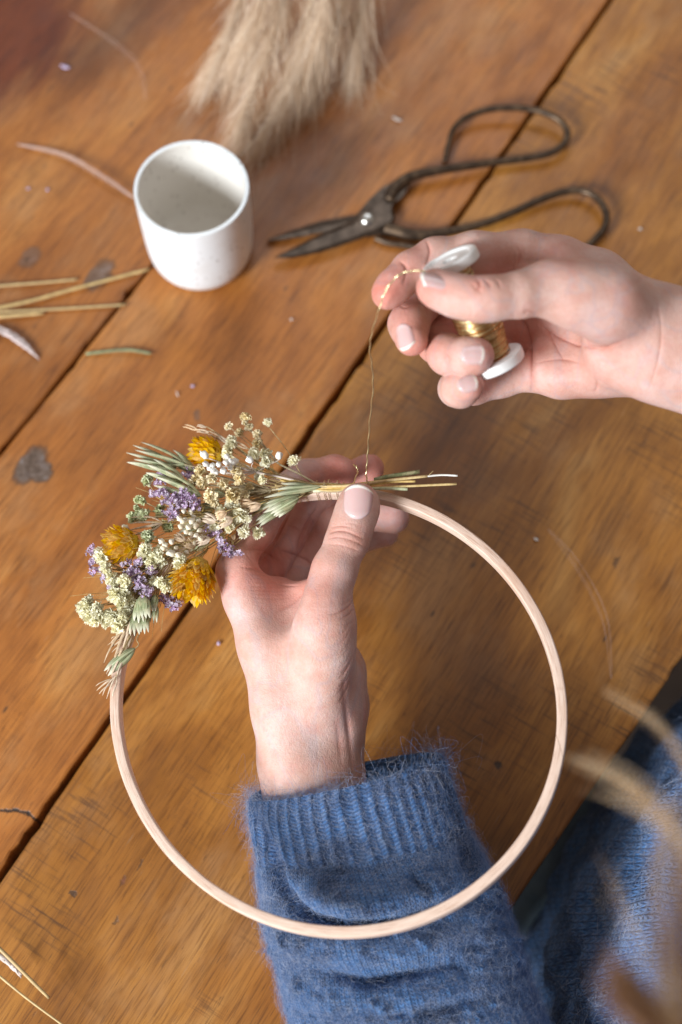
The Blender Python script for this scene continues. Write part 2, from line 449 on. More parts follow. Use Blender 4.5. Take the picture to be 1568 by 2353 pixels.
# ------------------------------------------------------------------ cup
def nt_cup():
    nt = NT('speckled_white_glaze'); co = nt.objco()
    vo = nt.n('ShaderNodeTexVoronoi', i_Scale=300.0); nt.t.links.new(co, vo.inputs['Vector'])
    rnd = nt.n('ShaderNodeSeparateColor'); nt.t.links.new(vo.outputs['Color'], rnd.inputs[0])
    sp = nt.math('MULTIPLY', nt.math('SUBTRACT', 1.0, smoothmask(nt, vo.outputs['Distance'], 0.14, 0.36)), nt.math('GREATER_THAN', rnd.outputs[0], 0.86))
    c = nt.mix(nt.math('MULTIPLY', sp, 0.9), (0.84, 0.87, 0.89, 1), (0.16, 0.13, 0.10, 1))
    c = nt.mix(nt.math('MULTIPLY', smoothmask(nt, nt.noise(co, 40, 4, .6), .45, .7), .22), c, (.62, .58, .52, 1))
    sx = nt.n('ShaderNodeSeparateXYZ'); nt.t.links.new(co, sx.inputs[0])
    rr = nt.math('SQRT', nt.math('ADD', nt.math('MULTIPLY', sx.outputs[0], sx.outputs[0]), nt.math('MULTIPLY', sx.outputs[1], sx.outputs[1])))
    ins = nt.math('MULTIPLY', nt.math('LESS_THAN', rr, .0372), nt.math('GREATER_THAN', sx.outputs[2], .004))   # beige painted on the inside, standing in for shade and brown reflections there
    c = nt.mix(nt.math('MULTIPLY', ins, .75), c, nt.mix(nt.math('MULTIPLY', sp, .7), (0.80, 0.74, 0.66, 1), (0.26, 0.2, 0.16, 1)))
    nt.p(Base_Color=c, Roughness=0.28, Specular_IOR_Level=0.5)
    nt.bump(nt.noise(co, 120, 2, 0.5), 0.2, 0.0004)
    return nt.m
cc = T(440, 432, .08); cup_c = np.array([cc[0], cc[1], 0]); CR = .0398
prof = [(0.0, .0015), (.026, .0015), (.0285, .0006), (.0318, .0008), (.0348, .0030), (.0370, .0078), (.0383, .0145), (.0391, .025), (.0395, .040), (.0398, .060), (CR, .0785), (.0394, .0797), (.0388, .0802), (.0380, .0802), (.0374, .0797), (.0369, .0785), (.0366, .060), (.0362, .040), (.0356, .025), (.034, .014), (.030, .008), (.022, .0055), (.010, .005), (.0005, .005)]
P2 = catmull([(a, b, 0) for a, b in prof], 4)
V, Fc = lathe_geo([(max(p[0], 1e-5), p[1]) for p in P2], 96)
me = mesh_from('cup', V, Fc); o = link('cup', me, None, nt_cup()); o.location = cup_c
tag(o, 'small white speckled ceramic cup without a handle, standing empty on the table', 'cup')

# ------------------------------------------------------------------ scissors
def S(zx, zy, h=.0): return T(592.3 + zx / 1.856, 209 + zy / 1.856, h)
def nt_iron():
    nt = NT('dark_forged_iron'); co = nt.objco()
    n1 = nt.noise(co, 130, 5, 0.7)
    c = nt.ramp(n1, [(0.25, (0.035, 0.024, 0.017)), (0.5, (0.085, 0.055, 0.036)), (0.8, (0.24, 0.155, 0.09))])
    nt.p(Base_Color=c, Roughness=nt.math('ADD', 0.30, nt.math('MULTIPLY', n1, 0.25)), Metallic=0.75)
    nt.bump(nt.noise(co, 400, 3, 0.6), 0.3, 0.0002)
    return nt.m
iron = nt_iron()
dsteel = plain('dark_blade_steel', (0.085, 0.060, 0.044), 0.36, 0.8, .5, 120, .0002)
SCI = empty('garden_scissors', S(467, 545), 'old forged iron scissors with big loop handles, lying open on the table', 'scissors')
def loop(name, pts, rads, h, label=None):
    P = catmull([S(x, y, hh) for (x, y), hh in zip(pts, h)], 9)
    R = np.interp(np.linspace(0, 1, len(P)), np.linspace(0, 1, len(rads)), rads)
    V, Fc = tube_geo(P, R * 1.16, 14)
    o = obj(name, V, Fc, iron, SCI)
    if label: o['label'] = label
    return o
up_pts = [(560, 470), (578, 430), (620, 385), (680, 358), (780, 338), (900, 320), (1020, 303), (1150, 287), (1240, 268), (1300, 232), (1322, 180), (1290, 128), (1230, 95), (1150, 76), (1060, 72), (970, 82), (890, 112), (838, 160), (815, 225), (798, 300)]
loop('handle', up_pts, [.0042, .0038, .0028, .0024, .0023, .0023, .0023, .0022, .0020, .0018], [.007, .008, .009, .009, .009, .008, .006, .006, .007, .008, .009, .010, .011, .011, .011, .010, .009, .007, .005, .004], 'upper loop handle')
lo_pts = [(545, 585), (590, 598), (650, 612), (720, 614), (800, 602), (880, 588), (980, 560), (1100, 513), (1210, 462), (1310, 430), (1390, 428), (1450, 460), (1486, 520), (1480, 580), (1440, 630), (1370, 690), (1250, 750), (1100, 770), (900, 740), (760, 690), (640, 662), (560, 650), (500, 628)]
loop('handle', lo_pts, [.0045, .0036, .0026, .0024, .0023, .0024, .0023, .0022, .0020, .0018], [.004, .004, .004, .004, .004, .004, .004, .005, .006, .007, .008, .009, .009, .008, .007, .006, .004, .003, .003, .003, .003, .003, .003], 'lower loop handle')
def blade(name, outline, ridge, h0, th, label=None):
    """flat forged piece: outline at height h0, raised to a ridge line"""
    n = len(outline)
    V = [S(x, y, h0) for x, y in outline] + [S(x, y, h0 + th * .55) for x, y in outline]
    cx = np.mean([p[0] for p in outline]); cy = np.mean([p[1] for p in outline])
    V += [S(lerp(x, ridge[0] + (ridge[2] - ridge[0]) * t, .45), lerp(y, ridge[1] + (ridge[3] - ridge[1]) * t, .45), h0 + th)
          for (x, y), t in [((x, y), min(1, max(0, ((x - ridge[0]) * (ridge[2] - ridge[0]) + (y - ridge[1]) * (ridge[3] - ridge[1])) / ((ridge[2] - ridge[0]) ** 2 + (ridge[3] - ridge[1]) ** 2)))) for x, y in outline]]
    Fc = [tuple(range(n))[::-1]] + [(i, (i + 1) % n, n + (i + 1) % n, n + i) for i in range(n)] + [(n + i, n + (i + 1) % n, 2 * n + (i + 1) % n, 2 * n + i) for i in range(n)] + [tuple(range(2 * n, 3 * n))]
    o = obj(name, V, Fc, dsteel, SCI, False)
    if label: o['label'] = label
    return o
blade('blade', [(38, 636), (130, 600), (260, 558), (400, 532), (470, 520), (560, 560), (545, 610), (470, 625), (420, 590), (330, 588), (180, 624), (100, 636)], (60, 634, 520, 575), .0012, .0035, 'upper blade, lying beneath')
blade('blade', [(66, 712), (150, 670), (280, 604), (400, 556), (430, 515), (475, 462), (530, 412), (590, 378), (640, 372), (655, 392), (610, 415), (580, 450), (574, 490), (588, 545), (566, 580), (500, 607), (400, 645), (270, 688), (150, 713)], (100, 705, 560, 540), .0050, .0036, 'lower blade with the flat joint plate, lying on top')
V, Fc = lathe_geo([(1e-5, .0034), (.002, .0033), (.004, .0026), (.0054, .0013), (.0059, 0), (.0059, -.002)], 28)
Vd = V + S(467, 545, .0082); obj('screw', Vd, Fc, plain('worn_steel', (0.62, 0.60, 0.56), 0.25, 1.0, .15, 200, .0002), SCI)

# ------------------------------------------------------------------ bits on the table
straw_m = plain('dry_straw', (0.52, 0.36, 0.15), 0.5, var=.22, vscale=160, sheen=.1, objrand=.08)
pale_m = plain('pale_dry_husk', (0.62, 0.52, 0.46), 0.6, var=.25, vscale=200)
green_m = plain('dry_green_stalk', (0.22, 0.25, 0.13), 0.6, var=.3, vscale=160)
lilac_m = plain('lilac_petal', (0.50, 0.40, 0.56), 0.6, var=.2)
white_m = plain('white_petal', (0.72, 0.68, 0.64), 0.6, var=.15)
def straw(name, pts, r, mat, label, cat, group=None, k=8, taper=.85, hollow=True):
    P = catmull([T(x, y, h) for x, y, h in pts], 8)
    R = np.linspace(r, r * taper, len(P)) * (1 + .05 * rng.normal(size=len(P)))
    V, Fc = tube_geo(P, R, k)
    return tag(obj(name, V, Fc, mat), label, cat, group)
sg = 'cut straws lying left of the cup'
straw('straw', [(-160, 675, .004), (0, 657, .003), (90, 650, .0022), (178, 642, .002)], .0010, straw_m, 'uppermost of the four straws at the left edge, short and thin', 'straw', sg)
straw('straw', [(-140, 738, .005), (0, 707, .004), (80, 689, .003), (170, 664, .0025), (342, 619, .002)], .00135, straw_m, 'longest straw, running from the left edge up to the foot of the cup', 'straw', sg)
straw('straw', [(-160, 730, .003), (0, 717, .0025), (150, 709, .002), (290, 700, .0016)], .0010, straw_m, 'straw crossing the narrow gap just below the longest straw', 'straw', sg)
straw('straw', [(-160, 745, .003), (0, 728, .003), (101, 720, .0018)], .0013, straw_m, 'short stub, lowest of the straws left of the cup', 'straw', sg)
sg2 = 'straws in the bottom left corner'
straw('straw', [(-80, 2105, .030), (0, 2180, .026), (60, 2240, .020), (113, 2293, .014)], .00125, straw_m, 'thicker straw ending on the near board in the bottom left corner', 'straw', sg2)
straw('straw', [(-80, 2175, .022), (0, 2243, .020), (70, 2300, .018), (190, 2388, .014)], .0008, straw_m, 'thin straw running out of the bottom of the picture', 'straw', sg2)
gs = straw('green_stalk', [(198, 813, .0016), (288, 804, .003), (348, 812, .0018)], .0011, green_m, 'short grey green stalk piece lying below the cup', 'stalk')
def husk(name, pts, w, mat, label, cat, group=None, n=5):
    P = catmull([T(x, y, h) for x, y, h in pts], 6); parts = []
    for j in range(n):
        off = rng.normal(size=(len(P), 3)) * .0003; k0 = rng.integers(0, max(1, len(P) // 2))
        Q = P[k0:] + off[k0:] + (rng.normal(size=3) * w * .5)[None] * np.linspace(1, .1, len(P) - k0)[:, None] * [1, 1, .3]
        Q[:, 2] = np.maximum(Q[:, 2], .0008)
        R = w * .4 * np.sin(np.linspace(.5, 3.1, len(Q))) + .0001
        parts.append(tube_geo(Q, R, 6, flat=((0, 0, 1), .35)))
    V, Fc = join_geo(parts); return tag(obj(name, V, Fc, mat), label, cat, group)
husk('dry_husk', [(-60, 742, .004), (0, 762, .004), (30, 775, .004), (62, 798, .003), (90, 826, .0015)], .0042, plain('pinkish_husk', (0.55, 0.45, 0.43), .6, var=.3), 'pale pinkish dry husk at the left edge below the straws', 'husk', n=7)
husk('dry_husk', [(-20, 2175, .012), (20, 2210, .012), (50, 2245, .009)], .0025, pale_m, 'small whitish husk under the thicker straw in the bottom left corner', 'husk', n=5)
def bit(px, py, l, w, ang, mat, label, name='petal'):
    c = T(px, py, .0008)
    n, k = 7, 8; t = np.linspace(-1, 1, n)
    P = np.stack([t * l, .15 * w * t ** 2, .0006 + .3 * w * t ** 2], 1)
    V, Fc = tube_geo(P, w * np.sqrt(np.maximum(0.02, 1 - t ** 2)), k, flat=((0, 0, 1), .5))
    ca, sa = math.cos(ang), math.sin(ang)
    V = V @ np.array([[ca, sa, 0], [-sa, ca, 0], [0, 0, 1]]) + c
    tag(obj(name, V, Fc, mat), label, 'petal', 'tiny petals fallen on the table')
bit(66, 434, .0014, .0010, .4, lilac_m, 'tiny lilac petal at the far left, left one of a close pair')
bit(110, 437, .0014, .0012, 1.2, lilac_m, 'tiny lilac petal at the far left, right one of a close pair')
bit(443, 888, .0013, .0012, .2, lilac_m, 'pale lilac petal lying above the dried flowers')
bit(408, 906, .0024, .0006, 1.9, pale_m, 'thin beige flake beside the petal above the dried flowers')
bit(150, 155, .0042, .0016, -.4, lilac_m, 'large pale petal lying near the top left corner')
bit(912, 275, .0042, .0014, -.5, pale_m, 'pale petal lying between the pampas grass and the scissors')
bit(1232, 1240, .0016, .0010, -.6, white_m, 'white petal lying right of the hoop near its upper arc')
bit(503, 1478, .0008, .0018, .1, lilac_m, 'lilac petal lying inside the hoop left of the wrist')
bit(1471, 527, .0012, .0011, .3, white_m, 'white speck right of the lower scissor handle')
bit(60, 598, .0012, .0009, .3, plain('dark_crumb', (.05, .03, .02)), 'dark crumb on the left board above the straws')
bit(670, 735, .0012, .0010, .3, pale_m, 'pale crumb right below the cup')
pm2 = plain('pampas_fibre_pink', (0.60, 0.44, 0.38), .6, var=.1)
def fibre_strand(pts, r, label, n=14, spread=.0018):
    P = catmull([T(x, y, h) for x, y, h in pts], 8)
    S_ = []
    for i in range(n):
        e = rng.normal(size=3) * spread * [1, 1, .3]; w = np.sin(np.linspace(0, np.pi, len(P)))[:, None] ** .6
        Q = P + e * w; Q[:, 2] = np.maximum(Q[:, 2], .0004); S_.append(Q)
    o = fibres('grass_fibre', np.array(S_), pm2, r)
    tag(o, label, 'grass fibre')
fibre_strand([(38, 331, .002), (150, 358, .004), (240, 408, .006), (312, 457, .004)], .00011, 'pale pink curved wisp of grass ending behind the left side of the cup', 12, .0012)
fibre_strand([(160, 30, .002), (270, 105, .003), (320, 160, .003), (335, 230, .002)], .00005, 'faint thin curved fibre lying near the top left corner', 4, .002)
fibre_strand([(1260, 1215, .002), (1330, 1300, .003), (1390, 1420, .004), (1405, 1560, .002)], .00005, 'faint thin curved fibre lying right of the hoop', 4, .002)

# ------------------------------------------------------------------ pampas grass
def nt_pampas():
    nt = NT('pampas_plume'); hi = nt.n('ShaderNodeHairInfo'); 
    c = nt.ramp(hi.outputs['Random'], [(0, (0.58, 0.40, 0.25)), (0.5, (0.82, 0.62, 0.43)), (1, (0.94, 0.82, 0.68))])
    nt.p(Base_Color=c, Roughness=0.6); return nt.m
pamp = nt_pampas(); pstem = plain('pampas_stem', (0.42, 0.27, 0.13), .6)
PL = [([(600, -170, .05), (560, -20, .04), (520, 90, .03), (470, 190, .012)], .8, 'leftmost thin pampas plume at the top, pointing down left'),
      ([(690, -170, .06), (640, 40, .05), (590, 180, .035), (545, 330, .012)], 1.25, 'long thick pampas plume reaching down to the rim of the cup'),
      ([(740, -170, .055), (710, 40, .045), (665, 190, .03), (580, 368, .006)], 1.1, 'longest pampas plume, its tip right of the cup'),
      ([(780, -170, .075), (750, 0, .065), (710, 120, .04), (668, 262, .012)], 1.2, 'middle pampas plume of the bundle, ending above the scissors tips'),
      ([(815, -170, .06), (785, 0, .05), (750, 110, .03), (712, 222, .008)], 1.0, 'pampas plume second from the right in the bundle'),
      ([(868, -170, .05), (840, -20, .04), (822, 80, .025), (812, 185, .006)], 1.0, 'rightmost pampas plume, with a short pale tip'),
      ([(650, -170, .08), (620, -40, .07), (580, 60, .05), (530, 160, .02)], 1.0, 'short pampas plume lying over the left of the bundle')]
for pts, wd, lab in PL:
    ax = catmull([T(x, y, h) for x, y, h in pts], 16)
    e = empty('pampas_grass', ax[0], lab, 'pampas grass', 'pampas grass plumes at the top')
    V, Fc = tube_geo(ax, np.linspace(.0016, .0004, len(ax)), 6); obj('stem', V, Fc, pstem, e)
    n, m = int(720 * wd), 8
    wd = wd * .72
    t = rng.random(n) ** .85 * .9
    idx = t * (len(ax) - 1); i0 = idx.astype(int); fr = (idx - i0)[:, None]
    base = ax[i0] * (1 - fr) + ax[np.minimum(i0 + 1, len(ax) - 1)] * fr
    tan = np.gradient(ax, axis=0); tan /= np.linalg.norm(tan, axis=1)[:, None]; tg = tan[i0]
    rad = rng.normal(size=(n, 3)); rad -= (rad * tg).sum(1)[:, None] * tg; rad /= np.linalg.norm(rad, axis=1)[:, None]
    L = (.016 + .034 * rng.random(n) ** 1.5) * (1.1 - .3 * t)
    spread = (.25 + .35 * rng.random(n)) * wd
    clump = np.sin(t * 40 + rad[:, 0] * 3) * .12
    s = np.linspace(0, 1, m)
    P0 = base[:, None] + tg[:, None] * (L[:, None] * s)[..., None] + rad[:, None] * ((L * (spread + clump))[:, None] * (s - .35 * s ** 2))[..., None]
    P0[..., 2] -= (.006 * s ** 2)[None]
    P0 += np.cumsum(np.cumsum(rng.normal(size=P0.shape) * .0004, axis=1), axis=1)
    P0[..., 2] = np.maximum(P0[..., 2], .0006 + .002 * rng.random((n, 1)))
    if True:                                    # long loose wisps beyond the body of the plume
        q = rng.choice(n, int(n * .14), replace=False)
        ctr = base[q][:, None]; P0[q] = ctr + (P0[q] - ctr) * rng.uniform(1.25, 1.9, (len(q), 1, 1)); P0[..., 2] = np.maximum(P0[..., 2], .0006)
    fibres('plume', P0, pamp, np.linspace(.00017, .00007, m), e)

# ------------------------------------------------------------------ hands: one smooth surface from blended limbs
def seg_dist(P, a, b, ra, rb, flat=None):
    ba = b - a; L2 = float(ba @ ba) + 1e-12
    pa = P - a
    h = np.clip((pa @ ba) / L2, 0, 1)
    q = pa - h[..., None] * ba
    if flat is not None:                      # flat = (axis, factor): thinner along that axis
        ax, fac = flat
        q = q + ax * ((q @ ax) * (1 / fac - 1))[..., None]
    return np.sqrt((q * q).sum(-1)) - (ra + (rb - ra) * h)
def smin(a, b, k):
    h = np.clip(0.5 + 0.5 * (b - a) / k, 0, 1)
    return b * (1 - h) + a * h - k * h * (1 - h)
def q2(px, py, d, r):                         # joint: picture place, distance, radius in picture units
    return CS(px, py, d).astype(np.float32), r / F * d
class Chain:
    def __init__(s, joints, k=0.004, flat=None, blend=0.006):
        s.j = [q2(*j) for j in joints]; s.k = k; s.flat = flat; s.blend = blend
    def ev(s, P):
        d = None
        for (a, ra), (b, rb) in zip(s.j[:-1], s.j[1:]):
            e = seg_dist(P, a, b, ra, rb, s.flat)
            d = e if d is None else smin(d, e, s.k)
        return d
def hand_field(body, fingers, cuts=()):
    def f(P):
        d = None
        for c in body:
            e = c.ev(P)
            d = e if d is None else smin(d, e, c.blend)
        res = None
        for c in fingers:
            e = smin(d, c.ev(P), c.blend)
            res = e if res is None else np.minimum(res, e)
        if res is None: res = d
        for (p, r, k, depth) in cuts:         # soft hollows
            dd = np.sqrt(((P - p) ** 2).sum(-1))
            res = res + depth * np.exp(-(dd / r) ** 2)
        return res
    return f
def polygonise(f, lo, hi, h):
    """surface nets on a sparse grid of blocks"""
    B = 8
    nb = np.ceil((hi - lo) / (h * B)).astype(int); n = nb * B + 1
    vol = np.full(n, 1.0, np.float32)
    cen = np.stack(np.meshgrid(*[np.arange(k) for k in nb], indexing='ij'), -1)
    cc_ = lo + (cen + .5) * B * h
    d0 = f(cc_.reshape(-1, 3).astype(np.float32)).reshape(nb)
    near = np.abs(d0) < B * h * 0.87 * 1.9 + 0.001
    rep = np.repeat(np.repeat(np.repeat(np.where(d0 < 0, -1, 1), B, 0), B, 1), B, 2)
    vol[:-1, :-1, :-1] = rep
    idx = np.argwhere(near)
    g = np.stack(np.meshgrid(*[np.arange(B + 1)] * 3, indexing='ij'), -1).reshape(-1, 3)
    for s in range(0, len(idx), 400):
        ch = idx[s:s + 400]
        gi = ch[:, None] * B + g[None]
        P = (lo + gi * h).astype(np.float32)
        v = f(P.reshape(-1, 3)).reshape(len(ch), -1)
        vol[gi[..., 0], gi[..., 1], gi[..., 2]] = v
    ins = vol < 0
    c = [ins[i:n[0] - 1 + i, j:n[1] - 1 + j, k:n[2] - 1 + k] for i in (0, 1) for j in (0, 1) for k in (0, 1)]
    s_ = sum(x.astype(np.int8) for x in c)
    act = (s_ > 0) & (s_ < 8)
    ai = np.argwhere(act)
    ids = np.full(act.shape, -1, np.int32); ids[act] = np.arange(len(ai))
    corners = np.array([(i, j, k) for i in (0, 1) for j in (0, 1) for k in (0, 1)])
    acc = np.zeros((len(ai), 3)); cnt = np.zeros(len(ai))
    for a in range(8):
        for b in range(a + 1, 8):
            if abs(corners[a] - corners[b]).sum() != 1: continue
            pa, pb = ai + corners[a], ai + corners[b]
            va = vol[pa[:, 0], pa[:, 1], pa[:, 2]]; vb = vol[pb[:, 0], pb[:, 1], pb[:, 2]]
            m = (va < 0) != (vb < 0)
            t = va[m] / (va[m] - vb[m])
            acc[m] += corners[a] + t[:, None] * (corners[b] - corners[a]); cnt[m] += 1
    V = lo + (ai + acc / np.maximum(cnt, 1)[:, None]) * h
    Q = []
    for ax in range(3):
        u, w = [k for k in range(3) if k != ax]
        sl0 = [slice(None)] * 3; sl1 = [slice(None)] * 3
        sl0[ax] = slice(0, n[ax] - 1); sl1[ax] = slice(1, n[ax])
        A_, B_ = ins[tuple(sl0)], ins[tuple(sl1)]
        e = np.argwhere(A_ != B_)
        ok = (e[:, u] > 0) & (e[:, w] > 0) & (e[:, u] < n[u] - 1) & (e[:, w] < n[w] - 1)
        e = e[ok]
        fl_ = A_[e[:, 0], e[:, 1], e[:, 2]]
        def cell(du, dw):
            x = e.copy(); x[:, u] -= du; x[:, w] -= dw
            return ids[x[:, 0], x[:, 1], x[:, 2]]
        q = np.stack([cell(1, 1), cell(0, 1), cell(0, 0), cell(1, 0)], 1)
        flip = fl_ if ax != 1 else ~fl_
        q[~flip] = q[~flip][:, ::-1]
        Q.append(q)
    return V, np.vstack(Q)
def vnormals(V, Q):
    n = np.cross(V[Q[:, 2]] - V[Q[:, 0]], V[Q[:, 3]] - V[Q[:, 1]])
    N = np.zeros_like(V)
    for k in range(4): np.add.at(N, Q[:, k], n)
    return N / (np.linalg.norm(N, axis=1)[:, None] + 1e-12)
def relax(V, Q, it=2, lam=.5):
    for _ in range(it):
        S_ = np.zeros_like(V); c = np.zeros(len(V))
        for k in range(4):
            a, b = Q[:, k], Q[:, (k + 1) % 4]
            np.add.at(S_, a, V[b]); np.add.at(c, a, 1)
        V = V + lam * (S_ / np.maximum(c, 1)[:, None] - V)
    return V
def relax_where(V, Q, it, wf):
    E_ = np.vstack([Q[:, [k, (k + 1) % 4]] for k in range(4)]); n = len(V)
    w = wf(to_px(V))[:, None] * .5; cnt = np.bincount(E_[:, 0], minlength=n)[:, None].astype(float)
    for i in range(it):
        S_ = np.stack([np.bincount(E_[:, 0], weights=V[E_[:, 1], a], minlength=n) for a in range(3)], 1)
        f_ = 1.0 if i % 2 == 0 else -1.02
        V = V + f_ * w * (S_ / np.maximum(cnt, 1) - V) if False else V + w * (S_ / np.maximum(cnt, 1) - V)
    return V
def poly_dist(p, L):
    """distance in picture units of points p (n,2) to the smoothed polyline L"""
    L = catmull(np.array([(x, y, 0) for x, y in L]), 6)[:, :2]
    d = np.full(len(p), 1e9); tt = np.zeros(len(p)); m = len(L) - 1
    for i, (a, b) in enumerate(zip(L[:-1], L[1:])):
        ba = b - a; h = np.clip(((p - a) @ ba) / (ba @ ba + 1e-9), 0, 1)
        e = np.hypot(*(p - a - h[:, None] * ba).T); k = e < d
        d[k] = e[k]; tt[k] = (i + h[k]) / m
    return d, tt
def to_px(V):
    return np.stack([784 + F * V[:, 0] / -V[:, 2], 1176.5 - F * V[:, 1] / -V[:, 2]], 1)
SKIN = {}
def sculpt(V, Q, creases, tints, dlim=None):
    """creases: (polyline, width, depth, (dmin, dmax)); tints: (px, py, radius, (r, g, b), strength, (dmin, dmax))"""
    N = vnormals(V, Q); p = to_px(V); dep = -V[:, 2]
    face = np.clip(N[:, 2] * 3, 0, 1)          # towards the viewer's side of the hand
    near = np.zeros(len(V))
    disp = np.zeros(len(V))
    for L, w, dp, (d0, d1) in creases:
        L_ = np.array(L, float); bb = (p[:, 0] > L_[:, 0].min() - 5 * w) & (p[:, 0] < L_[:, 0].max() + 5 * w) & (p[:, 1] > L_[:, 1].min() - 5 * w) & (p[:, 1] < L_[:, 1].max() + 5 * w) & (dep > d0) & (dep < d1)
        i = np.where(bb)[0]
        if not len(i): continue
        d, tt = poly_dist(p[i], L)
        amp = dp * np.sin(np.pi * np.clip(tt, 0.02, .98)) ** .7 * (.88 + .15 * np.sin(p[i, 0] * .07 + p[i, 1] * .05))
        disp[i] -= (amp * .62 * np.exp(-(d / (w * .62)) ** 2) + amp * .38 * np.exp(-(d / (w * 2.2)) ** 2)) * face[i]
    V = V + N * disp[:, None]
    col = np.ones((len(V), 4), np.float32)
    for x, y, r, c, s, (d0, d1) in tints:
        m = np.exp(-(((p[:, 0] - x) ** 2 + (p[:, 1] - y) ** 2) / r ** 2)) * s * ((dep > d0) & (dep < d1))
        col[:, :3] = col[:, :3] * (1 - m[:, None]) + np.array(c) * m[:, None]
    cz = np.clip(-disp / .0006, 0, 1)[:, None] * .5       # skin in the deep folds is redder
    col[:, :3] = col[:, :3] * (1 - cz) + np.array((0.82, 0.52, 0.47)) * cz
    return V, col

# ---- left hand: holds stems and hoop between thumb and fingers
RED = (1.0, 0.56, 0.51); PINK = (1.04, .84, .82)
def build_left():
    body = [
        Chain([(745, 2110, .840, 70), (712, 1950, .834, 76), (692, 1830, .828, 82), (680, 1750, .822, 84), (655, 1630, .820, 74), (615, 1480, .822, 66), (573, 1375, .828, 54), (548, 1312, .832, 47)], .008, None, .012),
        Chain([(775, 2100, .845, 56), (765, 1950, .838, 66), (758, 1800, .832, 78), (765, 1640, .828, 70), (772, 1560, .828, 68)], .008, None, .016),
        Chain([(790, 1700, .850, 48), (796, 1620, .852, 48), (786, 1540, .850, 50), (740, 1430, .855, 50)], .008, None, .014),
        Chain([(705, 1660, .840, 56), (590, 1345, .850, 46)], .008, None, .012),
        Chain([(735, 1650, .855, 52), (622, 1360, .868, 42)], .008, None, .010),
        Chain([(765, 1650, .870, 48), (660, 1385, .885, 38)], .008, None, .010),
        # thumb base
        Chain([(735, 1600, .812, 66), (742, 1500, .805, 71), (742, 1430, .802, 72), (742, 1380, .802, 58)], .008, None, .012),
        # web between thumb and index
        Chain([(575, 1352, .832, 26), (640, 1352, .838, 26), (712, 1352, .828, 30)], .006, None, .014),
        Chain([(610, 1420, .832, 44), (700, 1430, .828, 52)], .006, None, .012),
    ]
    fingers = [
        Chain([(742, 1385, .802, 56), (768, 1312, .805, 50), (799, 1240, .810, 47), (812, 1200, .812, 46), (823, 1168, .816, 46), (826, 1154, .818, 44)], .005, None, .007),   # thumb
        Chain([(548, 1312, .834, 45), (590, 1222, .848, 41), (638, 1140, .858, 39), (700, 1094, .866, 37), (770, 1084, .868, 37), (788, 1085, .866, 33)], .004, None, .007),     # index
        Chain([(592, 1350, .854, 42), (664, 1236, .878, 37), (702, 1168, .886, 36), (775, 1110, .890, 36), (848, 1077, .884, 35)], .004, None, .005),
        Chain([(632, 1372, .872, 40), (722, 1262, .886, 39), (762, 1195, .892, 40), (830, 1180, .898, 38), (905, 1190, .892, 36)], .004, None, .005),
        Chain([(660, 1385, .885, 36), (740, 1300, .908, 37), (790, 1255, .915, 36), (850, 1228, .916, 33), (885, 1225, .914, 31)], .004, None, .006),
    ]
    f = hand_field(body, fingers, [(CS(615, 1300, .84), .011, 0, .0045), (CS(680, 1330, .83), .009, 0, .003), (CS(700, 1365, .80), .010, 0, .0025), (CS(648, 1392, .808), .014, 0, .0055), (CS(600, 1345, .81), .009, 0, .0015)])
    lo = CS(784 - 400, 1176.5 + 930, .86); lo = np.array([-.083, -.215, -.945]); hi = np.array([.045, .035, -.775])
    V, Q = polygonise(f, lo, hi, .00055)
    V = relax(V, Q, 2); V = relax_where(V, Q, 160, lambda p: np.clip((p[:, 1] - 1395) / 60, 0, 1))
    A = (.78, .835); Bk = (.80, .86)
    cr = [
        ([(755, 1226), (775, 1219), (800, 1222), (835, 1238)], 3.2, .0011, A),
        ([(752, 1238), (775, 1234), (805, 1240), (840, 1256)], 2.6, .0007, A),
        ([(760, 1212), (785, 1208), (815, 1214)], 2.4, .0006, A),
        ([(750, 1250), (790, 1254), (832, 1270)], 2.2, .0005, A),
        ([(780, 1203), (810, 1203), (838, 1212)], 1.8, .0003, A),
        ([(814, 1378), (800, 1396), (775, 1408), (752, 1412)], 2.6, .0008, A),
        ([(816, 1396), (802, 1412), (778, 1424)], 2.4, .0006, A),
        ([(812, 1372), (800, 1384), (784, 1390)], 2.2, .0005, A),
        ([(818, 1420), (806, 1432), (790, 1438)], 2.0, .0003, A),
        ([(815, 1500), (800, 1535), (778, 1560)], 2.4, .00035, A),
        ([(812, 1530), (800, 1560), (780, 1590)], 2.4, .00035, A),
        ([(806, 1560), (796, 1590), (776, 1620)], 2.6, .0004, (.78, .84)),
        ([(790, 1560), (796, 1630), (804, 1690), (812, 1780)], 10.0, .0010, (.78, .90)),
        ([(770, 1640), (780, 1700), (786, 1770)], 10.0, .0004, (.78, .90)),
        ([(700, 1330), (665, 1330), (630, 1322), (590, 1308), (550, 1302)], 4.5, .0012, Bk),
        ([(690, 1346), (650, 1344), (610, 1334)], 3.0, .0005, Bk),
        ([(560, 1262), (590, 1262), (625, 1278), (650, 1300)], 4.0, .0009, (.80, .90)),
        ([(640, 1405), (665, 1390), (690, 1368), (705, 1340)], 7.0, .0008, Bk),
        ([(662, 1205), (680, 1212), (700, 1232)], 2.6, .0007, (.83, .92)),
        ([(706, 1176), (718, 1188), (724, 1206)], 2.4, .0007, (.83, .92)),
        ([(684, 1268), (692, 1240), (706, 1208), (730, 1166)], 4.0, .0024, (.845, .93)),
        ([(628, 1262), (640, 1230), (660, 1190), (680, 1150)], 4.0, .0022, (.835, .93)),
        ([(640, 1262), (668, 1272), (700, 1284), (720, 1300)], 4.0, .0016, (.84, .94)),
    ]
    rg = np.random.default_rng(5)
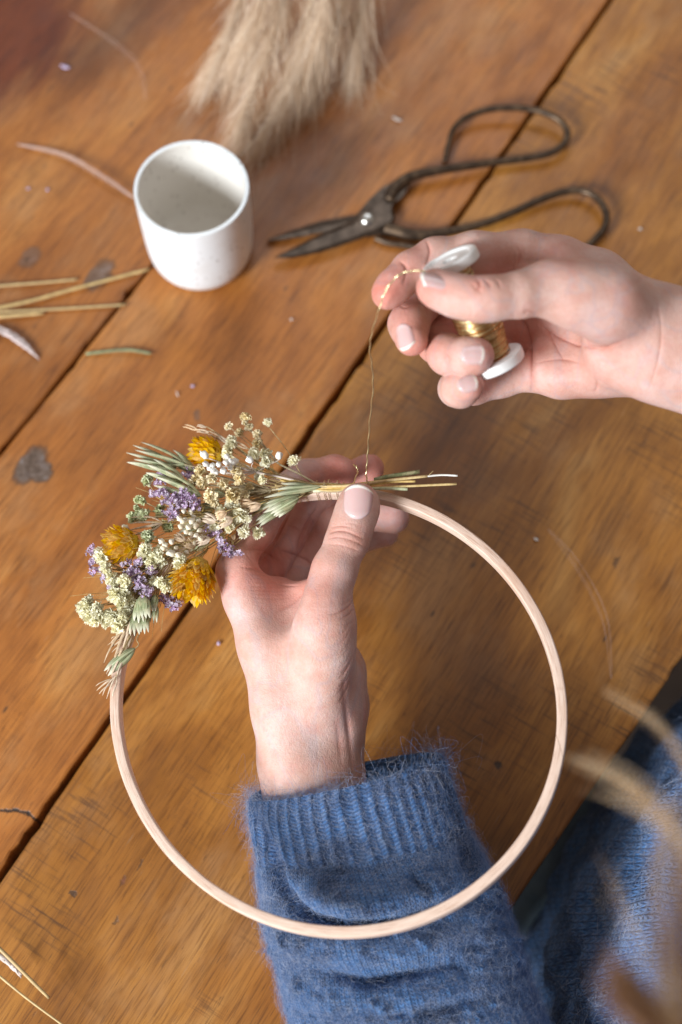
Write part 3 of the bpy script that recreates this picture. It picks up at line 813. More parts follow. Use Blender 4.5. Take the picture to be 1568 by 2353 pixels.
    for i in range(9):                          # fine slanting wrinkles at the thumb side of the wrist
        y = 1452 + i * 17 + rg.normal() * 4; x = 806 - max(0, i - 5) * 3
        cr.append(([(x, y - 26), (x - 8, y - 6), (x - 24, y + 10), (x - 48 - 20 * rg.random(), y + 22)], 2.4, .00022, (.78, .84)))
    for i in range(9):                          # puckers below the index finger
        x = 560 + i * 13
        cr.append(([(x, 1262 + 6 * rg.normal()), (x + 12, 1282 + 4 * rg.normal()), (x + 26, 1296)], 2.2, .00035, (.80, .88)))
    for i in range(7):
        y = 1318 + i * 9
        cr.append(([(575 + 8 * rg.normal(), y), (620, y + 3), (675 + 8 * rg.normal(), y + 2)], 1.8, .0002, (.80, .88)))
    ti = [(740, 1330, 55, RED, .35, A), (735, 1400, 50, RED, .3, A), (515, 1330, 40, RED, .4, Bk), (826, 1110, 46, PINK, .6, A), (800, 1235, 50, (.98, .76, .70), .55, A), (775, 1085, 60, RED, .95, (.84, .90)), (860, 1075, 50, RED, .85, (.84, .91)), (905, 1195, 55, (1, .80, .84), .6, (.86, .93)),
          (610, 1290, 75, RED, .8, (.80, .93)), (690, 1250, 70, (.98, .76, .76), .7, (.84, .93)), (740, 1230, 60, (.97, .80, .82), .6, (.84, .93)), (690, 1520, 60, (.98, .83, .78), .6, Bk), (700, 1640, 55, (.98, .84, .80), .5, Bk), (810, 1640, 40, RED, .55, (.82, .90)),
          (530, 1310, 40, PINK, .6, Bk), (640, 1340, 60, RED, .5, Bk)]
    V, col = sculpt(V, Q, cr, ti)
    return V, Q, col

# ---- right hand: holds the spool of wire
def deeper(cr, f): return [(a, b, c * f, d) for a, b, c, d in cr]
def build_right():
    body = [
        Chain([(1760, 895, .745, 128), (1600, 812, .742, 128), (1510, 790, .742, 122), (1440, 775, .745, 112)], .012, (np.array([0, 0, 1.0]), .72), .016),
        # index metacarpal / back edge of the hand
        Chain([(1480, 730, .755, 76), (1370, 645, .762, 68), (1285, 602, .765, 54)], .008, None, .014),
        Chain([(1470, 780, .765, 70), (1370, 730, .775, 64), (1275, 680, .780, 50)], .008, None, .014),
        Chain([(1470, 810, .765, 70), (1370, 800, .775, 62), (1265, 762, .783, 48)], .008, None, .014),
        Chain([(1475, 835, .762, 68), (1370, 848, .768, 60), (1290, 858, .772, 54), (1245, 850, .778, 46)], .008, None, .014),
        # heel of the hand below the thumb
        Chain([(1450, 720, .732, 80), (1395, 698, .722, 84), (1320, 678, .718, 72), (1262, 660, .716, 56)], .008, None, .008),
        # web towards the index
        Chain([(1330, 640, .735, 44), (1290, 612, .750, 42), (1240, 618, .757, 22)], .006, None, .012),
    ]
    fingers = [
        Chain([(1262, 662, .716, 58), (1195, 677, .710, 49), (1130, 686, .706, 47), (1092, 688, .706, 46), (1045, 679, .708, 44), (1005, 664, .712, 39), (998, 660, .713, 37)], .006, None, .008),  # thumb
        Chain([(1285, 600, .765, 54), (1200, 584, .760, 52), (1090, 583, .756, 47), (1000, 596, .754, 46), (945, 622, .748, 41), (905, 660, .742, 37), (890, 676, .740, 35)], .006, None, .008),   # index
        Chain([(1275, 680, .780, 46), (1130, 660, .790, 44), (1020, 664, .786, 43), (958, 705, .772, 43), (940, 745, .760, 43), (946, 780, .752, 38)], .006, None, .008),
        Chain([(1265, 790, .785, 44), (1165, 790, .800, 46), (1080, 800, .805, 40)], .006, None, .007),
        Chain([(1265, 762, .783, 44), (1140, 740, .796, 42), (1035, 742, .795, 42), (1003, 790, .775, 40), (1030, 815, .755, 43), (1080, 819, .740, 42), (1096, 817, .738, 38)], .006, None, .007),
        Chain([(1245, 850, .780, 44), (1150, 872, .788, 38), (1090, 890, .785, 36), (1050, 893, .770, 38), (1058, 893, .755, 40), (1078, 885, .745, 35)], .006, None, .007),
    ]
    f = hand_field(body, fingers, [(CS(1290, 780, .750), .014, 0, .004), (CS(1180, 690, .765), .014, 0, .002)])
    lo = np.array([.005, .030, -.845]); hi = np.array([.20, .165, -.665])
    V, Q = polygonise(f, lo, hi, .00055)
    V = relax(V, Q, 2); V = relax_where(V, Q, 120, lambda p: np.clip((p[:, 0] - 1215) / 60, 0, 1))
    pal = (.70, .80); thm = (.65, .735)
    cr = [
        ([(1190, 722), (1210, 752), (1220, 800), (1222, 850), (1221, 912)], 3.6, .0014, (.735, .80)),
        ([(1232, 735), (1262, 760), (1300, 782), (1350, 798), (1400, 798), (1450, 775)], 4.0, .0010, (.70, .79)),
        ([(1255, 745), (1275, 790), (1300, 835)], 3.0, .0005, (.70, .80)),
        ([(1225, 835), (1290, 825), (1350, 840)], 3.0, .0004, (.70, .80)),
        ([(1366, 860), (1372, 885), (1366, 905)], 3.0, .0005, (.70, .80)),
        ([(1420, 785), (1400, 800), (1370, 812)], 2.5, .0004, (.70, .80)),
        ([(1191, 566), (1196, 590), (1190, 612)], 2.6, .0007, (.69, .76)),
        ([(1180, 572), (1184, 600), (1178, 622)], 2.2, .0004, (.69, .76)),
        ([(1203, 568), (1208, 592)], 2.2, .0004, (.69, .76)),
        ([(980, 552), (988, 578), (980, 612)], 3.0, .0009, (.69, .76)),
        ([(918, 598), (934, 618), (928, 655)], 2.6, .0009, (.69, .76)),
        ([(1096, 640), (1104, 652), (1100, 664), (1108, 676)], 2.6, .0008, thm),
        ([(1112, 642), (1124, 652), (1128, 662)], 2.4, .0007, thm),
        ([(1134, 640), (1146, 650), (1150, 662)], 2.0, .0005, thm),
        ([(1084, 652), (1094, 664), (1094, 678)], 2.0, .0005, thm),
        ([(1080, 700), (1084, 718), (1082, 730)], 2.0, .0003, thm),
        ([(1236, 718), (1214, 716), (1205, 722)], 3.0, .0006, thm),
        ([(1512, 690), (1520, 760), (1512, 830), (1485, 915)], 2.6, .00035, (.66, .80)),
        ([(960, 672), (975, 690), (984, 720)], 2.6, .0008, (.74, .80)),
        ([(1020, 808), (1032, 822), (1030, 840)], 2.2, .0005, (.69, .78)),
        ([(915, 700), (930, 706), (952, 700)], 2.0, .0004, (.69, .79)),
    ]
    cr = deeper(cr, 1.5)
    rg = np.random.default_rng(9)
    for i in range(15):                         # slanting wrinkles over the ball of the thumb
        x = 1225 + i * 15; y = 725 - i * 4
        cr.append(([(x, y + 4), (x + 30, y - 18), (x + 62 + 10 * rg.random(), y - 48)], 2.0, .00030, thm))
    ti = [(925, 630, 45, RED, .6, (.69, .78)), (1100, 655, 40, RED, .5, thm), (930, 740, 40, RED, .5, (.69, .80)), (1010, 810, 40, RED, .45, (.69, .80)), (1290, 580, 60, RED, .35, (.68, .78)), (880, 675, 48, RED, .9, (.69, .78)), (945, 800, 42, RED, .7, (.69, .80)), (1110, 815, 36, RED, .6, (.69, .80)), (1085, 890, 40, RED, .55, (.69, .80)), (990, 660, 50, RED, .7, thm),
          (1150, 600, 60, (1.0, .72, .66), .7, (.735, .80)), (1110, 690, 60, (1.0, .86, .82), .6, thm), (1200, 780, 70, RED, .75, (.735, .82)), (1330, 860, 90, (1.0, .82, .80), .6, (.70, .80)), (1440, 850, 60, (1, .84, .82), .5, (.66, .80)), (960, 575, 40, RED, .4, (.69, .78)), (1060, 740, 60, RED, .6, (.76, .85)), (1370, 740, 70, (.86, .84, .88), .7, thm), (1440, 700, 60, (.90, .88, .92), .6, (.68, .80)), (1540, 850, 90, (1.0, .90, .90), .5, (.66, .80))]
    V, col = sculpt(V, Q, cr, ti)
    return V, Q, col

def nt_skin():
    nt = NT('pale_skin'); co = nt.objco()
    at = nt.n('ShaderNodeAttribute', attribute_name='tint')
    n1 = nt.noise(co, 55, 4, 0.6)
    base = nt.ramp(n1, [(0.3, (0.57, 0.32, 0.25)), (0.5, (0.625, 0.395, 0.33)), (0.72, (0.66, 0.47, 0.42))])
    vn = nt.noise(nt.mapping(co, (30, 16, 30), (0, 0, 0), (0, 0, .5)), 1.0, 2, .5, .8)
    vein = nt.math('SUBTRACT', 1.0, smoothmask(nt, nt.math('ABSOLUTE', nt.math('SUBTRACT', vn, .5)), .0, .035))
    base = nt.mix(nt.math('MULTIPLY', vein, .22), base, (.36, .36, .42, 1))
    mo = nt.noise(co, 120, 5, .7)
    base = nt.mix(nt.math('MULTIPLY', smoothmask(nt, mo, .48, .68), .45), base, (.60, .30, .25, 1))
    n2 = nt.noise(co, 420, 3, 0.6)
    base = nt.mix(0.30, base, nt.ramp(n2, [(0.3, (.90, .82, .80)), (.6, (1.04, 1.03, 1.03))]), 'MULTIPLY')
    vo = nt.n('ShaderNodeTexVoronoi', i_Scale=150.0); nt.t.links.new(co, vo.inputs['Vector'])
    rnd = nt.n('ShaderNodeSeparateColor'); nt.t.links.new(vo.outputs['Color'], rnd.inputs[0])
    frk = nt.math('MULTIPLY', nt.math('SUBTRACT', 1.0, smoothmask(nt, vo.outputs['Distance'], .05, .18)), nt.math('GREATER_THAN', rnd.outputs[0], .955))
    base = nt.mix(nt.math('MULTIPLY', frk, .3), base, (.45, .22, .14, 1))
    c = nt.mix(1.0, base, at.outputs['Color'], 'MULTIPLY')
    nt.p(Base_Color=c, Roughness=0.52, Specular_IOR_Level=0.36, Subsurface_Weight=0.24, Subsurface_Scale=0.0018)
    nt.b.inputs['Subsurface Radius'].default_value = (1.0, 0.38, 0.22)
    vb = nt.n('ShaderNodeTexVoronoi', i_Scale=1100.0); nt.t.links.new(co, vb.inputs['Vector'])
    fine = nt.math('ADD', nt.math('MULTIPLY', vb.outputs['Distance'], .5), nt.noise(co, 700, 4, 0.7))
    b1 = nt.bump(nt.noise(co, 130, 3, 0.6), 0.4, 0.0007)
    sk = nt.noise(nt.mapping(co, (900, 260, 600), (0, 0, 0), (0, .3, .9)), 1.0, 3, .6, .5)
    b2 = nt.bump(sk, .35, .0004, b1)
    nt.bump(fine, 0.6, 0.00035, b2)
    return nt.m
skin = nt_skin()
PERSON = empty('person', W(1560, 2300, .95), 'person in a fuzzy blue sweater, holding the flower hoop and a spool of gold wire', 'person')
VL, QL, CL = build_left()
VR, QR, CRr = build_right()
TV, TF = tube_geo(catmull([CS(1745, 890, .746), CS(2080, 1300, .70), CS(2150, 1900, .67), CS(1950, 2600, .66), CS(1500, 3200, .68), CS(1080, 3150, .72), CS(850, 2500, .79), CS(742, 2090, .840)], 6), .026, 16, cap=False)
TF = np.array(TF)
Vb = np.vstack([C2W(VL), C2W(VR), C2W(TV)]); Qb = np.vstack([QL, QR + len(VL), TF + len(VL) + len(VR)]); Cb = np.vstack([CL, CRr, np.ones((len(TV), 4))])
bme = mesh_from('body', Vb, Qb)
ca_ = bme.color_attributes.new('tint', 'FLOAT_COLOR', 'POINT'); ca_.data.foreach_set('color', Cb.astype(np.float32).ravel())
bc = recenter(bme)
BODY = link('body', bme, None, skin); BODY.parent = PERSON; BODY.location = Vector(bc.tolist()) - PERSON.location

# ---- fingernails
def nt_nail():
    nt = NT('fingernail'); at = nt.n('ShaderNodeAttribute', attribute_name='edge')
    c = nt.mix(smoothmask(nt, at.outputs['Fac'], .885, .93), (0.60, 0.40, 0.38, 1), (0.84, 0.78, 0.70, 1))
    lun = nt.math('SUBTRACT', 1.0, smoothmask(nt, at.outputs['Fac'], .08, .26))
    c = nt.mix(nt.math('MULTIPLY', lun, .5), c, (.70, .54, .53, 1))
    nt.p(Base_Color=c, Roughness=0.24, Specular_IOR_Level=0.6, Subsurface_Weight=.2, Subsurface_Scale=.001, Coat_Weight=.3, Coat_Roughness=.15)
    nt.bump(nt.noise(nt.objco(), 300, 2, .5), .15, .0002)
    return nt.m
nailm = nt_nail()
def nail(px, py, d, tipdir, nrmdir, r, hw, hl, label, rise=.0006, curl=.0012, tipround=.55):
    """nail centred at a picture place: tipdir and nrmdir in camera axes (right, up, towards viewer)"""
    t = np.array(tipdir, float); t /= np.linalg.norm(t)
    n = np.array(nrmdir, float); n -= t * (n @ t); n /= np.linalg.norm(n)
    s = np.cross(t, n); c = CS(px, py, d)
    nu, nv = 17, 19; V = []; E_ = []
    rr = r / F * d; HW = hw / F * d; HL = hl / F * d
    for j in range(nv):
        v = -1 + 2 * j / (nv - 1)
        for i in range(nu):
            u = -1 + 2 * i / (nu - 1)
            w = (1 - .16 * max(0, -v)) 
            # rounded ends: shorten the length towards the sides
            vv = v * (1 - (.46 if v < 0 else tipround * .75) * abs(u) ** 2.1 * abs(v))
            a = u * w * HW / rr
            lift = rise * (.25 + .75 * min(1, (v + 1) * .9)) - .0012 * max(0, abs(u) - .86) / .14 * .55 - (.0010 if j == 0 else 0)
            p_ = c + s * (rr * math.sin(a)) + n * (rr * (math.cos(a) - 1) + lift - curl * max(0, v) ** 2 * .5) + t * (vv * HL)
            V.append(p_); E_.append((v + 1) / 2 + (.02 * u * u))
    V = np.array(V); Fc = [(j * nu + i, j * nu + i + 1, (j + 1) * nu + i + 1, (j + 1) * nu + i) for j in range(nv - 1) for i in range(nu - 1)]
    V2 = V - n * .00045; k = len(V)
    F2 = [tuple(x + k for x in f[::-1]) for f in Fc]
    rim = [(i, 0) for i in range(nu)] + [(nu - 1, j) for j in range(1, nv)] + [(i, nv - 1) for i in range(nu - 2, -1, -1)] + [(0, j) for j in range(nv - 2, 0, -1)]
    ri = [j * nu + i for i, j in rim]
    F3 = [(ri[a], ri[a - 1], ri[a - 1] + k, ri[a] + k) for a in range(len(ri))]
    me = mesh_from('fingernail', C2W(np.vstack([V, V2])), Fc + F2 + F3)
    a_ = me.attributes.new('edge', 'FLOAT', 'POINT'); a_.data.foreach_set('value', np.array(E_ + E_, np.float32))
    c_ = recenter(me); o = link('fingernail', me, None, nailm); o.parent = BODY
    o.location = Vector(c_.tolist()) - PERSON.location - BODY.location
    o['label'] = label
    return o
nail(822, 1153, .7735, (.10, 1, -.10), (-.08, .1, 1), 46, 38, 40, 'thumbnail of the lower hand, above the hoop')
nail(1008, 639, .7015, (-.94, .26, -.05), (.10, .72, .68), 40, 29, 42, 'thumbnail of the upper hand, touching the spool rim')
nail(926, 774, .722, (.20, -1, .15), (-.62, -.1, .75), 38, 26, 32, 'nail of the middle finger, pointing down')
nail(1086, 812, .699, (1, .06, .1), (.05, .25, 1), 42, 26, 28, 'nail of the ring finger in front of the spool')
nail(1074, 880, .708, (1, .35, .1), (-.05, .3, 1), 38, 22, 24, 'nail of the little finger, lowest of the upper hand')

# ------------------------------------------------------------------ hoop
HP_C = W(767.18, 1603.42, .78551); _a, _b = -0.04257, -0.1432; HK1, HK2 = -.00702, -.0356
HN = np.array([math.sin(_b), -math.sin(_a) * math.cos(_b), math.cos(_a) * math.cos(_b)])
HE1 = np.cross([0, 1, 0], HN); HE1 /= np.linalg.norm(HE1); HE2 = np.cross(HN, HE1)
def hoop_pt(th, dr=0.0, dz=0.0):
    th = np.asarray(th, float); r = .1275 * (1 + HK1 * np.cos(2 * th) + HK2 * np.sin(2 * th)) + dr
    return HP_C + (r * np.cos(th))[..., None] * HE1 + (r * np.sin(th))[..., None] * HE2 + np.asarray(dz)[..., None] * HN
def nt_hoop():
    nt = NT('pale_beech_wood'); 
    at = nt.n('ShaderNodeAttribute', attribute_name='along'); sp = nt.n('ShaderNodeSeparateXYZ'); nt.t.links.new(at.outputs['Vector'], sp.inputs[0])
    g = nt.noise(nt.mapping(at.outputs['Vector'], (60, 2400, 2400)), 1.0, 4, .6)
    c = nt.ramp(g, [(.34, (0.46, 0.28, 0.19)), (.47, (0.72, 0.52, 0.41)), (.70, (0.82, 0.66, 0.55))])
    l = nt.noise(nt.mapping(at.outputs['Vector'], (22, 60, 60)), 1.0, 3, .6)
    c = nt.mix(nt.math('MULTIPLY', smoothmask(nt, l, .5, .72), .45), c, (0.66, 0.40, 0.27, 1))
    jx = nt.math('ABSOLUTE', nt.math('SUBTRACT', nt.math('ADD', sp.outputs[0], nt.math('MULTIPLY', sp.outputs[1], 2.2)), 6.02 * .127))
    c = nt.mix(nt.math('MULTIPLY', nt.math('SUBTRACT', 1.0, smoothmask(nt, jx, .0001, .0006)), .7), c, (.22, .12, .07, 1))
    nt.p(Base_Color=c, Roughness=.5, Specular_IOR_Level=.4); nt.bump(g, .5, .0004); return nt.m
n = 420; th = np.linspace(0, 2 * np.pi, n, endpoint=False)
hw_, hh_ = .0028, .0042; ch = .0009                  # half width (radial), half height, rounding
sec = []
for sx, sy, a0 in ((1, 1, 0), (-1, 1, 90), (-1, -1, 180), (1, -1, 270)):
    for k in range(5):
        a = math.radians(a0 + k * 22.5); sec.append((sx * (hw_ - ch) + ch * math.cos(a), sy * (hh_ - ch) + ch * math.sin(a)))
V = np.stack([hoop_pt(th, -hw_ + a, b) for a, b in sec], 1).reshape(-1, 3); k = len(sec)
Fc = [(i * k + j, ((i + 1) % n) * k + j, ((i + 1) % n) * k + (j + 1) % k, i * k + (j + 1) % k) for i in range(n) for j in range(k)]
me = mesh_from('wooden_hoop', V, Fc)
al = np.array([[t * .127, a, b] for t in th for a, b in sec], np.float32)
at_ = me.attributes.new('along', 'FLOAT_VECTOR', 'POINT'); at_.data.foreach_set('vector', al.ravel())
c_ = recenter(me); o = link('wooden_hoop', me, None, nt_hoop()); o.location = c_
tag(o, 'round pale beech wood hoop held by the lower hand, one side covered with dried flowers', 'hoop')

def HP(px, py, lift=0.0):                          # a place on the hoop's plane, lifted towards the viewer's side
    v = (px - 784) / F * RT - (py - 1176.5) / F * UP + FWD
    t = ((HP_C - CAM) @ HN) / (v @ HN)
    t -= lift / abs(v @ HN)
    return CAM + v * t
def Z3(zx, zy, lift=.004): return HP(174.2 + zx / 2.7703, 923.3 + zy / 2.7703, lift)
TOCAM = HN

# ------------------------------------------------------------------ dried flowers tied on the hoop
def varm(name, stops, rough=.6, spec=.2, scale=500, rnd=.1, sss=.0, bump=0.0):
    nt = NT(name); co = nt.objco(); nz = nt.noise(co, scale, 3, .6)
    c = nt.ramp(nz, stops); oi = nt.n('ShaderNodeObjectInfo')
    hs = nt.n('ShaderNodeHueSaturation'); nt.t.links.new(c, hs.inputs['Color'])
    nt.set(hs.inputs['Value'], nt.math('ADD', 1 - rnd, nt.math('MULTIPLY', oi.outputs['Random'], 2 * rnd)))
    nt.set(hs.inputs['Saturation'], nt.math('ADD', 1 - rnd * 1.5, nt.math('MULTIPLY', nt.math('FRACT', nt.math('MULTIPLY', oi.outputs['Random'], 13.7)), 3 * rnd)))
    nt.p(Base_Color=hs.outputs[0], Roughness=rough, Specular_IOR_Level=spec)
    if sss:                                    # thin dry petals let some light through
        tr = nt.n('ShaderNodeBsdfTranslucent'); nt.t.links.new(hs.outputs[0], tr.inputs[0]); mx = nt.n('ShaderNodeMixShader'); mx.inputs[0].default_value = sss
        nt.t.links.new(nt.b.outputs[0], mx.inputs[1]); nt.t.links.new(tr.outputs[0], mx.inputs[2]); nt.t.links.new(mx.outputs[0], nt.o.inputs[0])
    if bump: nt.bump(nz, .5, bump)
    return nt.m
cream = varm('cream_petal', [(.3, (.78, .71, .48)), (.6, (.93, .90, .73))], sss=.25)
ivory = varm('ivory_petal', [(.3, (.82, .77, .52)), (.6, (.94, .91, .72))], sss=.25)
beige = varm('beige_petal', [(.3, (.66, .52, .29)), (.6, (.86, .76, .52))])
white = varm('bleached_bud', [(.3, (.78, .74, .66)), (.6, (.86, .84, .79))])
berry = varm('round_cream_bud', [(.3, (.72, .62, .45)), (.6, (.84, .77, .62))])
palegreen = varm('pale_green_bud', [(.3, (.42, .45, .25)), (.6, (.62, .64, .42))])
purple = varm('purple_floret', [(.3, (.26, .13, .27)), (.45, (.46, .31, .48)), (.6, (.78, .70, .78))], scale=900, rnd=.2, sss=.2)
yellow = varm('mustard_bract', [(.3, (.70, .40, .02)), (.5, (.88, .57, .04)), (.7, (.95, .72, .14))], scale=260, rnd=.14, sss=.4)
browny = varm('brown_bract', [(.3, (.30, .14, .015)), (.7, (.52, .28, .03))], rnd=.2)
stemm = varm('thin_brown_stem', [(.3, (.30, .21, .09)), (.7, (.58, .45, .24))], rnd=.15)
strawm = varm('straw_stem', [(.3, (.50, .33, .10)), (.7, (.68, .50, .22))], rnd=.1)
def nt_oat():
    nt = NT('oat_glume'); at = nt.n('ShaderNodeAttribute', attribute_name='along'); sp = nt.n('ShaderNodeSeparateXYZ'); nt.t.links.new(at.outputs['Vector'], sp.inputs[0])
    st = nt.math('SINE', nt.math('MULTIPLY', sp.outputs[1], 26.0))
    c = nt.mix(smoothmask(nt, st, -.2, .8), (.17, .19, .08, 1), (.46, .50, .30, 1))
    c = nt.mix(nt.math('MULTIPLY', smoothmask(nt, nt.noise(nt.objco(), 260, 3, .6), .45, .65), .6), c, (.52, .46, .27, 1))
    c = nt.mix(smoothmask(nt, sp.outputs[0], .5, 1.0), c, (.74, .70, .54, 1))
    oi = nt.n('ShaderNodeObjectInfo'); hs = nt.n('ShaderNodeHueSaturation'); nt.t.links.new(c, hs.inputs['Color']); nt.set(hs.inputs['Value'], nt.math('ADD', .7, nt.math('MULTIPLY', oi.outputs['Random'], .45)))
    nt.p(Base_Color=hs.outputs[0], Roughness=.5, Specular_IOR_Level=.3); nt.bump(st, .4, .0002); return nt.m
oatm = nt_oat()
strawgl = varm('beige_grass_spikelet', [(.3, (.52, .36, .22)), (.7, (.76, .60, .44))], rnd=.12)

def petal_geo(L, w, cup, k=3, notch=.0):
    """a small bent petal along +z, opening to +x"""
    V = []; Fc = []
    for i in range(k + 1):
        t = i / k; ww = w * math.sin(.35 + 2.2 * t) * (1 - .15 * t)
        x = cup * L * t * t
        for s_ in (-1, 0, 1):
            V.append((x - (.25 * ww if s_ == 0 else 0), s_ * ww * .5, L * t - (notch * L if s_ == 0 and i == k else 0)))
    for i in range(k):
        for j in range(2):
            a = i * 3 + j; Fc.append((a, a + 1, a + 4, a + 3))
    return np.array(V), Fc
def rotm(d, spin=0.0):
    Rm = frame_from(d, np.array([.3, .5, .2])); ca, sa = math.cos(spin), math.sin(spin)
    return Rm @ np.array([[ca, -sa, 0], [sa, ca, 0], [0, 0, 1]])
def blossom_geo(r, seed, n=38):
    g = np.random.default_rng(seed); parts = []
    for i in range(n):
        f = (i + .5) / n; z = 1 - 1.25 * f; a = i * 2.39996
        rr = math.sqrt(max(0, 1 - z * z)); d = np.array([rr * math.cos(a), rr * math.sin(a), z + .25]) + g.normal(size=3) * .18
        v, fc = petal_geo(r * (.92 + .2 * g.random()), r * .95, g.uniform(-.7, .5), 2, .15)
        v = v + g.normal(size=v.shape) * r * .045
        parts.append(((v @ rotm(d, g.random() * 6.28).T), fc))
    # calyx
    parts.append(tube_geo([(0, 0, -r * 1.0), (0, 0, -r * .5), (0, 0, 0)], [r * .12, r * .5, r * .55], 7))
    return join_geo(parts)
def bud_geo(r, seed, k=9):
    g = np.random.default_rng(seed)
    prof = [(0.02, -1.3), (.42, -1.05), (.82, -.5), (1.0, 0), (.86, .55), (.5, 1.05), (.22, 1.35), (.01, 1.4)]
    V, Fc = lathe_geo([(a * r, b * r * 1.05) for a, b in prof], k); V = V * (1 + .12 * g.normal(size=(len(V), 1))); return V, Fc
def floret_geo(r, seed):
    g = np.random.default_rng(seed); parts = []
    for q in range(3):
        c = g.normal(size=3) * r * .75; c[2] = abs(c[2])
        d = np.array([0, 0, 1.0]) + g.normal(size=3) * .55; Rm = rotm(d)
        for i in range(5):
            v, fc = petal_geo(r * .95, r * .7, .9, 2, .1); a = i * 1.2566 + g.random() * .3
            ca, sa = math.cos(a), math.sin(a); v = v @ np.array([[ca, -sa, 0], [sa, ca, 0], [0, 0, 1]]).T + g.normal(size=v.shape) * r * .05
            parts.append((v @ Rm.T + c, fc))
        parts.append((np.array(bud_geo(r * .42, seed + q, 5)[0]) @ Rm.T + c, bud_geo(r * .42, seed + q, 5)[1]))
    return join_geo(parts)
BL = [mesh_from('blossom', *blossom_geo(.0033, 100 + i), smooth=False) for i in range(5)]
BU = [mesh_from('bud', *bud_geo(.00128, 200 + i)) for i in range(3)]
FLO = [mesh_from('floret', *floret_geo(.0016, 300 + i), smooth=False) for i in range(5)]
def mats(me, m):
    c = me.copy(); c.materials.append(m); return c
MS = {}
def shared(lst, m):
    key = (id(lst), m.name)
    if key not in MS: MS[key] = [mats(x, m) for x in lst]
    return MS[key]
rf = np.random.default_rng(21)
def put(name, meshes, p, d, sc, parent, spin=None):
    o = bpy.data.objects.new(name, meshes[rf.integers(len(meshes))]); COL.objects.link(o)
    Rm = rotm(d, rf.random() * 6.28 if spin is None else spin)
    o.parent = parent; o.location = Vector(p.tolist()) - parent.location
    o.rotation_euler = eul(Rm); o.scale = (sc, sc, sc * rf.uniform(.85, 1.1)); return o
def stem_to(p, node, tie, r0=.00022, r1=.0003, sag=.004):
    mid = (p + node) / 2 + rf.normal(size=3) * .0012 - TOCAM * sag * .3
    P = catmull([p, mid, node], 5)
    return tube_geo(P, np.linspace(r0, r1, len(P)), 5)
def sprig(name, label, cat, node, tie, heads, meshname='blossom', meshes=None, mat=None, scale=1.0, group=None, jitter=.004, lean=.6, stem=None, stem_mat=None):
    """heads: [(zx, zy[, scale[, lift]])] in flower picture places; node, tie: (zx, zy, lift)"""
    N_, T_ = Z3(*node), Z3(*tie)
    e = empty(name, N_, label, cat, group)
    parts = [tube_geo(catmull([N_, (N_ + T_) / 2 + rf.normal(size=3) * .001, T_], 6), np.linspace(.0006, .0007, 13), 6)]
    for h in heads:
        s_ = scale * (h[2] if len(h) > 2 else 1) * rf.uniform(.78, 1.14)
        lift = (h[3] if len(h) > 3 else .006) + rf.uniform(-1, 1) * jitter
        p = Z3(h[0], h[1], lift)
        d = (p - N_); d = d / (np.linalg.norm(d) + 1e-9) * lean + TOCAM * .8 + rf.normal(size=3) * .22
        put(meshname, shared(meshes, mat), p, d, s_, e)
        parts.append(stem_to(p - d / np.linalg.norm(d) * .002 * s_, N_, T_))
    V, Fc = join_geo(parts); so = obj('stem', V, Fc, stem_mat or stemm, e)
    return e
sg_b = "baby's breath sprigs among the flowers"
TIE = (1560, 545, .006)
sprig('dried_flower_sprig', "tall baby's breath sprig with beige blossoms reaching highest, above the gap in the table", 'dried flower', (1300, 400, .006), TIE,
      [(975, 160), (1080, 105), (1103, 165), (1045, 198), (1160, 208), (1163, 270), (1083, 130, .8)], meshes=BL, mat=beige, group=sg_b)
sprig('dried_flower_sprig', 'two lone cream blossoms on arching stalks nearest the fingertip', 'dried flower', (1440, 470, .004), TIE, [(1222, 135, 1.05), (1388, 380, 1.0)], meshes=BL, mat=cream, group=sg_b)
sprig('dried_flower_sprig', 'cream blossoms right of the upper yellow head', 'dried flower', (1280, 480, .008), TIE,
      [(1000, 258, 1.15, .012), (978, 300, 1.0, .012), (972, 335, 1.0), (1140, 335, 1.1, .012), (1208, 335, 1.15, .012), (1216, 388, 1.0, .012), (1168, 480, 1.1, .012), (1190, 500, 1.0, .012), (1170, 440, .8)], meshes=BL, mat=cream, group=sg_b)
sprig('dried_flower_sprig', 'beige blossoms in the middle between the purple flowers and the green oats', 'dried flower', (1250, 560, .006), TIE,
      [(1110, 540, .95, .014), (1030, 440, 1.3, .016), (1045, 490, 1.2, .016), (870, 490, 1.1, .014), (945, 530, 1.2, .016), (800, 440, 1.1, .01), (770, 500, 1.2), (738, 518, 1.0), (812, 520, 1.1, .013), (860, 600, 1.3, .015), (890, 640, 1.1, .015), (1005, 595, 1.3, .018), (1030, 620, 1.2, .016), (1085, 600, 1.1, .014)], meshes=BL, mat=beige, group=sg_b)
sprig('dried_flower_sprig', 'cream blossoms lowest in the bunch, over the palm', 'dried flower', (1200, 620, .004), (1500, 560, .004),
      [(1030, 690, 1.3, .014), (1055, 725, 1.4, .014), (1000, 740, 1.0, .012), (1075, 828, 1.25, .008), (1165, 830, 1.2, .006), (890, 790, 1.3, .014), (980, 800, 1.1, .01), (950, 760, 1.0, .012), (930, 700, 1.1, .015), (985, 655, 1.1, .015), (1100, 745, .9, .01)], meshes=BL, mat=cream, group=sg_b)
